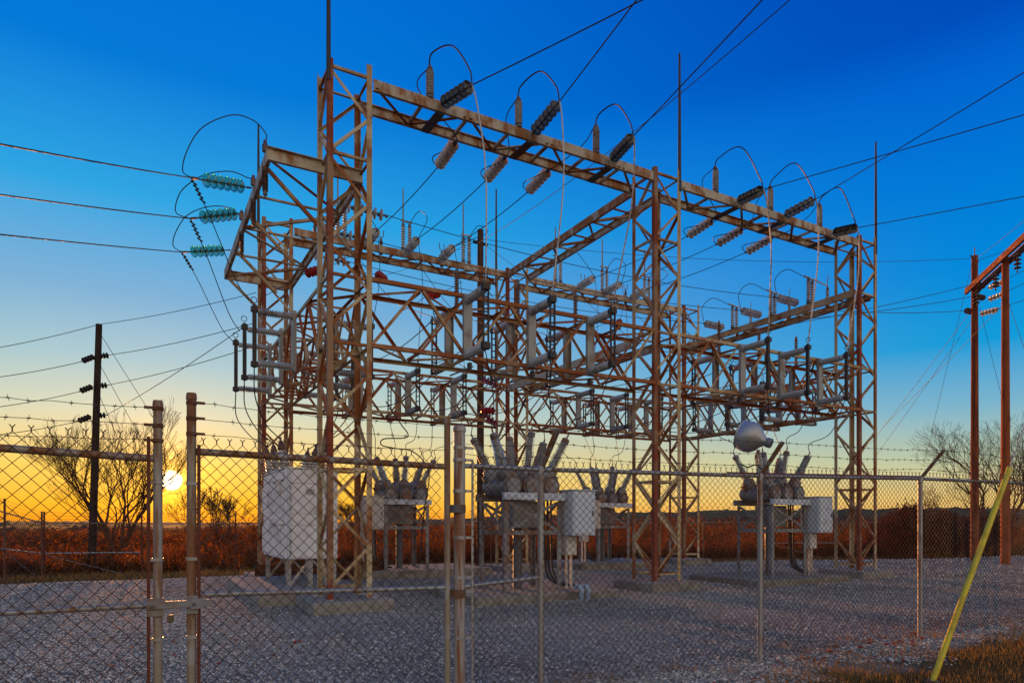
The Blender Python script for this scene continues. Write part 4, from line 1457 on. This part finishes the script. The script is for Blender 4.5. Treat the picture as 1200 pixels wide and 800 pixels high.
def simple_fence(pts, label, brace=()):
    root = thing('chain_link_fence', label, 'fence', T(*pts[0], gz(*pts[0])))
    for i, (u_, v_) in enumerate(pts):
        zg = gz(u_, v_)
        rpart(root, MB().tube([(u_, v_, zg - .1), (u_, v_, zg + 2.5)], .030, 8), 'post', 'rustbar')
        if i == len(pts) - 1:
            break
        b = pts[i + 1]
        zb = gz(*b)
        rpart(root, MB().tube([(u_, v_, zg + 2.1), (*b, zb + 2.1)], .020, 8), 'top_rail', 'gatepipe')
        v, f = link_mesh((u_, v_ - .04), (b[0], b[1] - .04), 0, 2.1, .12, .12, .003, False)
        s = np.clip((v[:, 0] - u_) / (b[0] - u_) if abs(b[0] - u_) > .5 else (v[:, 1] - v_) / (b[1] - v_), 0, 1)
        v[:, 2] += zg + (zb - zg) * s
        v = v - np.array(root.matrix_basis.translation)
        o = place('chain_link_mesh', np_mesh('chain_link_mesh', v, f, 'mesh', True), root)
        o['kind'] = 'stuff'
        if i in brace:
            rpart(root, MB().tube([(u_, v_, zg + 1.05), (*b, zb + 1.05)], .022, 8), 'brace_rail', 'galv')
            rpart(root, MB().tube([(u_, v_, zg + 1.0), (*b, zb + .1)], .008, 6), 'truss_rod', 'galv')
        for zz in (2.25, 2.36, 2.47):
            rpart(root, MB().tube(span((u_, v_, zg + zz), (*b, zb + zz), .02, 5), .004, 4), 'barbed_wire', 'barb')


simple_fence(BFP, 'far chain link fence along the back of the gravel yard', (0, 9))
simple_fence([(-3.7, 20.5), (-3.3, 23.9), (-2.86, 28.2)], 'short chain link fence side on at the far left of the yard', (0, 1))
simple_fence([(38, 9.5), (37.2, 13.5), (36.4, 17.6), (36.05, 21.7)], 'chain link fence side on at the far right of the yard')

# ------------------------------------------------------------------ poles
def pole_mesh(p, h, r0, r1, lean=(0, 0)):
    x, y, z = p
    return MB().tube([(x, y, z - .5), (x + lean[0] * .5, y + lean[1] * .5, z + h * .5), (x + lean[0], y + lean[1], z + h)], [r0, (r0 + r1) / 2, r1], 14)


# left line pole
lp = sight(107, 650, v=33.0)
lz = gz(lp.x, lp.y)
lt = sight(116, 380, v=33.0)
root = thing('utility_pole', 'dark wooden line pole standing beyond the left gate leaf', 'utility pole', T(lp.x, lp.y, lz))
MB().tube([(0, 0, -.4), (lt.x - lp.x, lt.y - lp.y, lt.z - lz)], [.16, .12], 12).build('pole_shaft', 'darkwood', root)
for i, (y, z_) in enumerate(((420, 418), (455, 452), (490, 488))):
    nm = ('top', 'middle', 'lowest')[i]
    c = sight(113 - i * 2, y - 3, v=33.0)
    cl, cr = sight(94 - 2 * i, y + 4, v=32.6), sight(127 - i, y - 4, v=33.2)
    a = c + V((-.06, 0, -.02))
    string('dark_porcelain', 4, a, cl - a, f'{nm} dark string on the side of the dark line pole away from the sun', 'strings on the dark line pole', lead=.03)
    string('dark_porcelain', 3, c + V((.06, 0, 0)), cr - c, f'{nm} short dark string on the sun side of the dark line pole', 'short strings on the dark line pole', lead=.03, pitch=.12)
    e1 = sight(*((-60, 448), (-60, 483), (-60, 514))[i], v=30)
    wire('power_line', span(cl, e1, .1, 8), .013, f'{nm} distant line running left from the dark line pole', 'power line', 'lines left of the dark pole')
    e2 = sight(*((300, 378), (300, 405), (290, 380))[i], v=24)
    wire('power_line', span(cr, e2, .1, 8), .013, f'{nm} distant line running right from the dark line pole into the structure', 'power line', 'lines right of the dark pole')
    g0 = sight(118 - i, 392 + 35 * i, v=33.0)
    g1 = sight(235 - 35 * i, 575, v=38)
    wire('guy_wire', span(g0, g1, .02, 4), .011, f'{nm} guy wire slanting down from the dark line pole past the bare tree', 'guy wire', 'guys of the dark pole')
wire('power_line', span(lt, sight(-60, 417, v=30), .1, 8), .012, 'static line running left from the top of the dark line pole', 'power line')
wire('power_line', span(lt, sight(300, 343, v=25), .1, 8), .012, 'static line running right from the top of the dark line pole', 'power line')

# tall dark pole in the middle
mp = sight(563, 655, v=26.5)
mt_ = sight(565, 270, v=26.5)
root = thing('utility_pole', 'tall dark brown pole rising behind the rear row, left of the rear middle tower', 'utility pole', T(mp.x, mp.y, gz(mp.x, mp.y)))
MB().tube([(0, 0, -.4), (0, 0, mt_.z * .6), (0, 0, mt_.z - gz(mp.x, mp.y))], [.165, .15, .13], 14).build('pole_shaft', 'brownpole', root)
MB().rect((-.35, 0, mt_.z - .6 + .5), (.35, 0, mt_.z - .6 + .5), .09, .09).build('crossarm', 'darkwood', root)
wire('power_line', span((mp.x, mp.y, mt_.z - .4), sight(1140, 303, v=16.5), .5, 14), .010, 'thin static line from the tall dark pole across to the twin poles', 'power line')
wire('power_line', span((mp.x, mp.y, mt_.z - .4), sight(420, 330, v=34), .2, 10), .010, 'thin line running off behind the left rear tower from the tall dark pole', 'power line')
wire('guy_wire', span((mp.x, mp.y, mt_.z - .5), sight(650, 345, v=34), .05, 6), .010, 'thin guy from the tall dark pole slanting down to the right', 'guy wire')

# H-frame at the right
ua = sight(1142, 500, v=15.2)
ub = sight(1178, 500, v=13.0)
za, zb = gz(ua.x, ua.y), gz(ub.x, ub.y)
ta, tb = sight(1142, 300, v=15.2).z, sight(1177, 302, v=13.0).z
root = thing('twin_pole_frame', 'pair of red brown wooden poles with a double timber crossarm at the right', 'utility pole', T(ua.x, ua.y, za))
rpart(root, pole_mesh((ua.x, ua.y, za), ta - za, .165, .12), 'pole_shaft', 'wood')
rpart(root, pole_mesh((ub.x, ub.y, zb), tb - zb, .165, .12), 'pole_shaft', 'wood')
dn = (ub - ua)
dn.z = 0
dn.normalize()
sd = V((-dn.y, dn.x, 0))
zc = (sight(1142, 333, v=15.2).z + sight(1177, 309, v=13.0).z) / 2
pa, pb = V((ua.x, ua.y, zc)) - dn * .45, V((ub.x, ub.y, zc)) + dn * 3.4
for s in (-1, 1):
    rpart(root, MB().rect(pa + sd * .19 * s, pb + sd * .19 * s + V((0, 0, 0)), .09, .24), 'crossarm', 'arm')
rpart(root, MB().tube([(ua.x, ua.y, ta), (ua.x, ua.y, ta + .35)], .02, 6), 'top_pin', 'darksteel')
rpart(root, MB().rect(V((ua.x, ua.y, ta - .12)) - V((.5, .1, 0)), V((ua.x, ua.y, ta - .12)) + V((.5, .1, 0)), .06, .05), 'static_bracket', 'darksteel')
for i in range(3):
    nm = ('first', 'second', 'third')[i]
    c = pa + dn * (.7 + i * 2.0) + V((0, 0, -.12))
    string('brown_porcelain', 4, c, (0, 0, -1), f'{nm} hanging brown string from the inner end of the timber crossarm', 'hanging strings on the timber crossarm')
    e = sight(*lines_r[i], v=15.4)
    string('brown_porcelain', 6, e + V((.95, .1, .1)), e - (e + V((.95, .1, .1))), f'{("upper", "middle", "lower")[i]} horizontal string where a line reaches the twin poles', 'line strings at the twin poles')
    e3 = sight(*((1260, 285), (1260, 302), (1260, 330))[i], v=13)
    string('white_porcelain', 5, e + V((1.2, .1, .05)), e3 - e, f'{("upper", "middle", "lower")[i]} pale string on the far side of the twin poles', 'outgoing strings at the twin poles')
    wire('power_line', span(e + V((1.2, .1, .05)), e3, .05, 6), .011, f'{("upper", "middle", "lower")[i]} line running off right past the twin poles', 'power line', 'lines right of the twin poles')
for i, (a, b, va, vb) in enumerate((((1142, 305), (1240, 225), 15.2, 10), ((1145, 305), (1260, 265), 15.2, 13), ((1139, 308), (1082, 545), 15.2, 22), ((1135, 368), (1020, 520), 15.2, 24), ((1140, 373), (1022, 540), 15.2, 24),
                                    ((1177, 355), (1035, 500), 13.0, 22), ((1148, 360), (1175, 470), 15.2, 17), ((1182, 355), (1225, 480), 13, 12.5))):
    nm = ('upper static line off the top of the left twin pole', 'lower static line off the top of the left twin pole', 'steep thin guy left of the twin poles', 'upper of three slanting lines left of the twin poles',
          'middle of three slanting lines left of the twin poles', 'lower of three slanting lines left of the twin poles', 'guy dropping between the twin poles', 'guy dropping right of the twin poles')[i]
    wire('guy_wire', span(sight(*a, v=va), sight(*b, v=vb), .04, 6), .008 if i in (2, 6, 7) else .009, nm, 'guy wire', None)
# high thin line over the structure
wire('power_line', span(sight(960, -30, v=7), sight(560, 285, v=22), .3, 24), .009, 'thin line passing high over the front girder behind the third loop', 'power line')

# guy guard
g0 = sight(1092, 800, z=gz(6.8, 3.8))
g1 = sight(1183, 548, v=3.66)
root = thing('guy_guard', 'yellow plastic guy wire guard leaning over the grass at the right', 'guy guard', T(g0))
dg = g1 - g0
b = MB()
b.tube([-dg.normalized() * .05, dg * .5, dg], .028, 14)
b.build('guard_tube', 'yellow', root)
MB().tube([-dg.normalized() * .35, dg * 3.0], .006, 6).build('guy_strand', 'galv', root)
MB().box((-.05, -.05, -.06), (.05, .05, .03)).build('anchor_eye', 'darksteel', root)

# ------------------------------------------------------------------ gravel, grass, leaves
def ico():
    t_ = (1 + 5 ** .5) / 2
    v = np.array([(-1, t_, 0), (1, t_, 0), (-1, -t_, 0), (1, -t_, 0), (0, -1, t_), (0, 1, t_), (0, -1, -t_), (0, 1, -t_), (t_, 0, -1), (t_, 0, 1), (-t_, 0, -1), (-t_, 0, 1)], float)
    v /= np.linalg.norm(v[0])
    f = np.array([(0, 11, 5), (0, 5, 1), (0, 1, 7), (0, 7, 10), (0, 10, 11), (1, 5, 9), (5, 11, 4), (11, 10, 2), (10, 7, 6), (7, 1, 8), (3, 9, 4), (3, 4, 2), (3, 2, 6), (3, 6, 8), (3, 8, 9),
                  (4, 9, 5), (2, 4, 11), (6, 2, 10), (8, 6, 7), (9, 8, 1)])
    return v, f


def gravel(n=64000):
    iv, jf = ico()
    # denser near the camera: choose in bearing and distance
    px = rng.uniform(-40, 1240, n * 3)
    py = 640 + 200 * rng.uniform(0, 1, n * 3) ** .85
    k = -EYE / (612 - py)
    x = px - 600
    u, v = (.873 * x + 384) * k, (688.8 - .487 * x) * k
    ok = (v > 4.55 + .25 * np.sin(u * 3) + rng.normal(0, .12, len(v))) & (v < 24) & (u > -5)
    u, v = u[ok][:n], v[ok][:n]
    n = len(u)
    z = terrain(u, v)
    dist = np.hypot(u, v)
    s = rng.uniform(.006, .016, n) * (1 + .6 * (rng.uniform(0, 1, n) > .93))
    s = np.maximum(s, dist * .0011)
    ang = rng.uniform(0, 6.28, n)
    sx, sy, sz = rng.uniform(.7, 1.3, n) * s, rng.uniform(.7, 1.3, n) * s, rng.uniform(.45, .8, n) * s
    b = iv[None] * rng.uniform(.75, 1.2, (n, 12, 1))
    X = b[..., 0] * sx[:, None]
    Y = b[..., 1] * sy[:, None]
    Z = b[..., 2] * sz[:, None]
    ca, sa = np.cos(ang)[:, None], np.sin(ang)[:, None]
    verts = np.stack([u[:, None] + X * ca - Y * sa, v[:, None] + X * sa + Y * ca, z[:, None] + Z + sz[:, None] * .25], -1).reshape(-1, 3)
    faces = (jf[None] + (np.arange(n) * 12)[:, None, None]).reshape(-1, 3)
    m, nt, p = principled('loose_gravel')
    geo = nt.nodes.new('ShaderNodeNewGeometry')
    c = ramp(nt, geo.outputs['Random Per Island'], [(0, (.10, .08, .065, 1)), (.4, (.385, .35, .285, 1)), (.8, (.58, .53, .44, 1)), (1, (.78, .72, .61, 1))])
    nt.links.new(c, p.inputs['Base Color'])
    setin(p, Roughness=.85)
    tag(place('gravel', np_mesh('gravel', verts, faces, m)), 'loose grey gravel scattered over the yard floor', 'gravel', kind='stuff')


gravel()


def blades(name, u, v, h, wd, mat, label, cat):
    n = len(u)
    z = terrain(u, v) - .01
    a = rng.uniform(0, 6.28, n)
    lean = rng.uniform(0, .6, n) * h
    la = rng.uniform(0, 6.28, n)
    dx, dy = np.cos(a) * wd, np.sin(a) * wd
    p0 = np.stack([u - dx, v - dy, z], 1)
    p1 = np.stack([u + dx, v + dy, z], 1)
    mx, my = u + np.cos(la) * lean * .4, v + np.sin(la) * lean * .4
    p2 = np.stack([mx + dx * .7, my + dy * .7, z + h * .6], 1)
    p3 = np.stack([mx - dx * .7, my - dy * .7, z + h * .6], 1)
    p4 = np.stack([u + np.cos(la) * lean, v + np.sin(la) * lean, z + h], 1)
    verts = np.stack([p0, p1, p2, p3, p4], 1).reshape(-1, 3)
    k = (np.arange(n) * 5)[:, None]
    faces = np.concatenate([k + [0, 1, 2], k + [0, 2, 3], k + [3, 2, 4]])
    return tag(place(name, np_mesh(name, verts, faces, mat)), label, cat, kind='stuff')


n = 26000
gu, gv = rng.uniform(1, 15, n), 4.70 - np.abs(rng.normal(0, .9, n)) + .25 * np.sin(rng.uniform(0, 6, n))
keep = (gv > 2.2) & ((np.sin(gu * 2.3) * np.sin(gv * 3.1 + gu) + rng.normal(0, .5, n)) > -.1)
blades('dry_grass', gu[keep], gv[keep], rng.uniform(.02, .085, keep.sum()), .004, 'drygrass', 'short dry grass along the outside of the fence', 'grass')
n = 30000
gu = rng.uniform(-14, 40, n)
gv = 26.4 - .22 * np.maximum(gu - 12, 0) + np.abs(rng.normal(0, 2.0, n))
blades('back_grass', gu, gv, rng.uniform(.1, .4, n), .018, 'drygrass', 'dry grass at the foot of the back fence', 'grass')


def leaves(n=90):
    u = np.concatenate([rng.uniform(3.5, 11, n // 2), rng.uniform(-.3, 2, 20), rng.normal(6.6, .25, n // 6), rng.normal(8.4, .2, n // 6)])
    v = np.concatenate([rng.normal(4.95, .35, n // 2), rng.uniform(8, 12, 20), rng.normal(5.0, .12, n // 6), rng.normal(5.05, .1, n // 6)])
    b = MB()
    for x, y in zip(u, v):
        s = random.uniform(.025, .05)
        a = random.uniform(0, 6.28)
        z = gz(x, y) + .022
        c, d_ = math.cos(a), math.sin(a)
        q = [(-1, 0, .3), (-.3, -.6, .0), (1, 0, .25), (-.3, .6, .2), (0, 0, -.15)]
        vs = [(x + s * (i * c - j * d_), y + s * (i * d_ + j * c), z + s * k_ * random.uniform(.3, 1.6)) for i, j, k_ in q]
        b.add(vs, [(0, 1, 4), (1, 2, 4), (2, 3, 4), (3, 0, 4)])
    tag(b.build('fallen_leaves', 'redleaf'), 'red fallen leaves lying on the gravel by the fence', 'leaves', kind='stuff')


leaves()


# ------------------------------------------------------------------ brush and trees
def brush(name, pts, hgt, ntw, nlf, leaf, mat, label, cat, kind='stuff', spread=1.0):
    """bundles of thin rising twigs with small leaves spread through them"""
    V_, F_ = [], []
    P = np.array(pts)
    m = len(P)
    i = rng.integers(0, m, ntw)
    bx = P[i, 0] + rng.normal(0, .35 * spread, ntw)
    by = P[i, 1] + rng.normal(0, .35 * spread, ntw)
    h = hgt[i] * rng.uniform(.35, 1.05, ntw)
    z0 = terrain(bx, by)
    tx, ty = bx + rng.normal(0, .3, ntw) * h * .7, by + rng.normal(0, .3, ntw) * h * .7
    wd = .012 + .004 * h
    a = np.stack([bx - wd, by, z0], 1)
    b = np.stack([bx + wd, by, z0], 1)
    c = np.stack([tx, ty, z0 + h], 1)
    V_.append(np.stack([a, b, c], 1).reshape(-1, 3))
    F_.append(np.arange(ntw * 3).reshape(-1, 3))
    j = rng.integers(0, ntw, nlf)
    t_ = rng.uniform(.1, 1.0, nlf)
    x = bx[j] + (tx - bx)[j] * t_ + rng.normal(0, .12 * spread, nlf)
    y = by[j] + (ty - by)[j] * t_ + rng.normal(0, .12 * spread, nlf)
    z = z0[j] + h[j] * t_ + rng.normal(0, .08, nlf)
    s = leaf * rng.uniform(.5, 1.5, nlf)
    d1 = rng.normal(0, 1, (nlf, 3))
    d1 /= np.linalg.norm(d1, axis=1)[:, None]
    d2 = np.cross(d1, rng.normal(0, 1, (nlf, 3)))
    d2 /= np.linalg.norm(d2, axis=1)[:, None]
    c0 = np.stack([x, y, z], 1)
    q = np.stack([c0 - d1 * s[:, None], c0 + d2 * s[:, None] * .6, c0 + d1 * s[:, None]], 1).reshape(-1, 3)
    V_.append(q)
    F_.append(np.arange(nlf * 3).reshape(-1, 3) + ntw * 3)
    me = np_mesh(name, np.concatenate(V_), np.concatenate(F_), mat)
    return tag(place(name, me), label, cat, kind=kind)


pts, hh = [], []
for k in range(620):
    u_ = random.uniform(-22, 62)
    base = 29.3 - .235 * max(u_ - 5, 0) * (1 if u_ < 40 else .8)
    v_ = base + abs(random.gauss(0, 4.5)) + .4
    lump = .5 + .5 * math.sin(u_ * 1.9 + 2 * math.sin(u_ * .7)) * math.sin(v_ * .8 + u_ * .3)
    if random.random() > .35 + .75 * lump:
        continue
    tall = 1.0 if u_ < 6 else (1.75 if u_ > 12 else 1.0 + .75 * (u_ - 6) / 6)
    pts.append((u_, v_))
    hh.append(random.uniform(.55, 1.15) * (.7 + .55 * lump) * tall)
brush('brush_thicket', pts, np.array(hh), 22000, 80000, .075, 'brush', 'rust red brush thicket behind the back fence, lit from behind', 'brush')
pts, hh = [], []
for k in range(500):
    u_ = random.uniform(-40, 90)
    v_ = 37 - .235 * max(u_ - 5, 0) + random.uniform(0, 20)
    pts.append((u_, v_))
    hh.append(random.uniform(.5, 1.2) * (1.0 if u_ < 5 else 1.4))
brush('middle_brush', pts, np.array(hh), 12000, 42000, .11, 'brush', 'low brown and red brush filling the field behind the thicket', 'brush', spread=2.0)
pts, hh = [], []
for k in range(900):
    u_ = random.uniform(-55, 130)
    v_ = 60 - .235 * max(u_ - 5, 0) + abs(random.gauss(0, 12)) + 1
    lump = .5 + .5 * math.sin(u_ * .6 + math.sin(u_ * .23)) * math.sin(v_ * .3)
    pts.append((u_, v_))
    hh.append(random.uniform(1.0, 1.9) * (.6 + .8 * lump) * (1.0 if u_ < 5 else 1.75))
brush('far_brush', pts, np.array(hh), 20000, 60000, .17, 'brush', 'taller reddish brush farther off behind the thicket', 'brush', spread=2.2)


pts, hh = [], []
for k in range(1500):
    a_ = R(random.uniform(-48, 50))
    dd_ = random.uniform(150, 250)
    pts.append((dd_ * (math.sin(a_) * .873 + math.cos(a_) * .487), dd_ * (-math.sin(a_) * .487 + math.cos(a_) * .873)))
    t_ = min(1, max(0, (math.degrees(a_) + 18) / 30))
    hh.append(random.uniform(1.8, 3.4) + t_ * random.uniform(1.2, 3.6))
brush('far_woods', pts, np.array(hh), 26000, 70000, .42, 'farwood', 'brown leafless woods along the horizon behind the yard', 'woods', spread=6.0)


def bare_tree(label, base, h, spread_, seed, levels=6, stems=1, rmin=.012):
    r = random.Random(seed)
    root = thing('bare_tree', label, 'tree', T(base))
    trunk, crown = MB(), MB()

    def grow(p, d, ln, rad, lev):
        n = 3
        pts_ = [p]
        q = p
        dd = d
        for i in range(n):
            dd = (dd + V((r.gauss(0, .11), r.gauss(0, .11), r.gauss(.03, .06)))).normalized()
            q = q + dd * (ln / n)
            pts_.append(q)
        rr = [max(rmin, rad * (1 - .3 * i / n)) for i in range(n + 1)]
        (trunk if lev == 0 else crown).tube(pts_, rr, 7 if lev < 2 else (5 if lev < 4 else 3), cap=False)
        if lev >= levels:
            return
        for k in range(3 if (lev < 2 or r.random() < .55) else 2):
            ang = r.uniform(.22, .68) * spread_
            pr = dd.orthogonal().normalized()
            pr = Matrix.Rotation(r.uniform(0, 6.28), 3, dd) @ pr
            nd = (dd * math.cos(ang) + pr * math.sin(ang) + V((0, 0, .10))).normalized()
            st = pts_[-1] if k < 2 else pts_[r.choice((1, 2))]
            grow(st, nd, ln * r.uniform(.66, .86), rad * r.uniform(.55, .68), lev + 1)
    for k in range(stems):
        a_ = k * 6.28 / stems + .4
        o = .12 if stems > 1 else 0
        t_ = .34 if stems > 1 else 0
        grow(V((o * math.cos(a_), o * math.sin(a_), -.3)), V((t_ * math.cos(a_), t_ * math.sin(a_), 1)).normalized(), h * (.27 if stems == 1 else .30) * r.uniform(.85, 1.1), h * .0135, 0)
    trunk.build('trunk', 'bark', root)
    crown.build('crown', 'bark', root)


p = sight(138, 600, v=48)
bare_tree('bare many stemmed tree behind the left gate, close beside the setting sun', (p.x, p.y, gz(p.x, p.y)), 8.6, .68, 19, 7, 4, .007)
p = sight(228, 600, v=55)
bare_tree('smaller bare tree just right of the setting sun', (p.x, p.y, gz(p.x, p.y)), 5.0, 1.0, 5, 6, 2, .009)
p = sight(1172, 600, v=27)
bare_tree('bare spreading tree behind the twin poles', (p.x, p.y, gz(p.x, p.y)), 9.8, 1.1, 23, 7, 3, .0065)
p = sight(1092, 600, v=36)
bare_tree('slim bare tree left of the twin poles', (p.x, p.y, gz(p.x, p.y)), 7.6, 1.0, 31, 6, 1, .008)
p = sight(262, 600, v=60)
bare_tree('thin bare tree near the left rear tower', (p.x, p.y, gz(p.x, p.y)), 5.0, .9, 41, 6, 2, .014)
p = sight(408, 600, v=58)
bare_tree('bare tree showing past the right side of the white transformer', (p.x, p.y, gz(p.x, p.y)), 4.6, 1.0, 47, 6, 2, .014)


def cedar(label, base, h, r0, seed):
    r = np.random.default_rng(seed)
    root = thing('cedar_bush', label, 'bush', T(base))
    n = 10000
    lob = [(r.uniform(-.5, .5) * r0, r.uniform(-.5, .5) * r0, h * r.uniform(.35, .72), r0 * r.uniform(.42, .72)) for _ in range(8)] + [(0, 0, h * .80, r0 * .38), (0, 0, h * .3, r0 * .85)]
    k = r.integers(0, len(lob), n)
    L_ = np.array(lob)[k]
    d0 = r.normal(0, 1, (n, 3))
    d0 /= np.linalg.norm(d0, axis=1)[:, None]
    rad = L_[:, 3:4] * np.where(r.uniform(0, 1, (n, 1)) < .22, r.uniform(.9, 1.5, (n, 1)), r.uniform(.2, 1.0, (n, 1)) ** .6)
    c0 = L_[:, :3] + d0 * rad * np.array([1, 1, .95])
    c0[:, 2] = np.abs(c0[:, 2])
    d1 = r.normal(0, 1, (n, 3)) + d0 * .8 + np.array([0, 0, .9])
    d1 /= np.linalg.norm(d1, axis=1)[:, None]
    d2 = np.cross(d1, r.normal(0, 1, (n, 3)))
    d2 /= np.linalg.norm(d2, axis=1)[:, None]
    s = r.uniform(.04, .14, (n, 1))
    q = np.stack([c0 - d2 * s * .35, c0 + d2 * s * .35, c0 + d1 * s * 1.5], 1).reshape(-1, 3)
    place('crown', np_mesh('crown', q, np.arange(n * 3).reshape(-1, 3), 'cedar'), root)
    MB().tube([(0, 0, -.2), (0, 0, h * .8)], [.12, .03], 8).build('trunk', 'bark', root)


for px, vv, h_, r_, lb in ((1066, 20.5, 2.95, 1.45, 'large dark red cedar bush behind the back fence, left of the twin poles'), (1108, 19.0, 2.5, 1.1, 'lower dark cedar bush beside the foot of the twin poles'),
                           (1042, 23.5, 2.6, 1.1, 'small dark cedar bush behind the right end tower'), (1150, 18.5, 2.3, 1.2, 'dark cedar bush between the feet of the twin poles')):
    p = sight(px, 600, v=vv)
    cedar(lb, (p.x, p.y, gz(p.x, p.y)), h_, r_, int(px))


n = 1500
cx = rng.uniform(2.2, 16, 60)
cy = np.interp(cx, [p_[0] for p_ in FP], [p_[1] for p_ in FP]) + rng.normal(0, .22, 60)
k_ = rng.integers(0, 60, n)
blades('fence_weeds', cx[k_] + rng.normal(0, .06, n), cy[k_] + rng.normal(0, .06, n), rng.uniform(.02, .10, n), .003, 'drygrass', 'dry weeds in tufts along the foot of the fence', 'weeds')
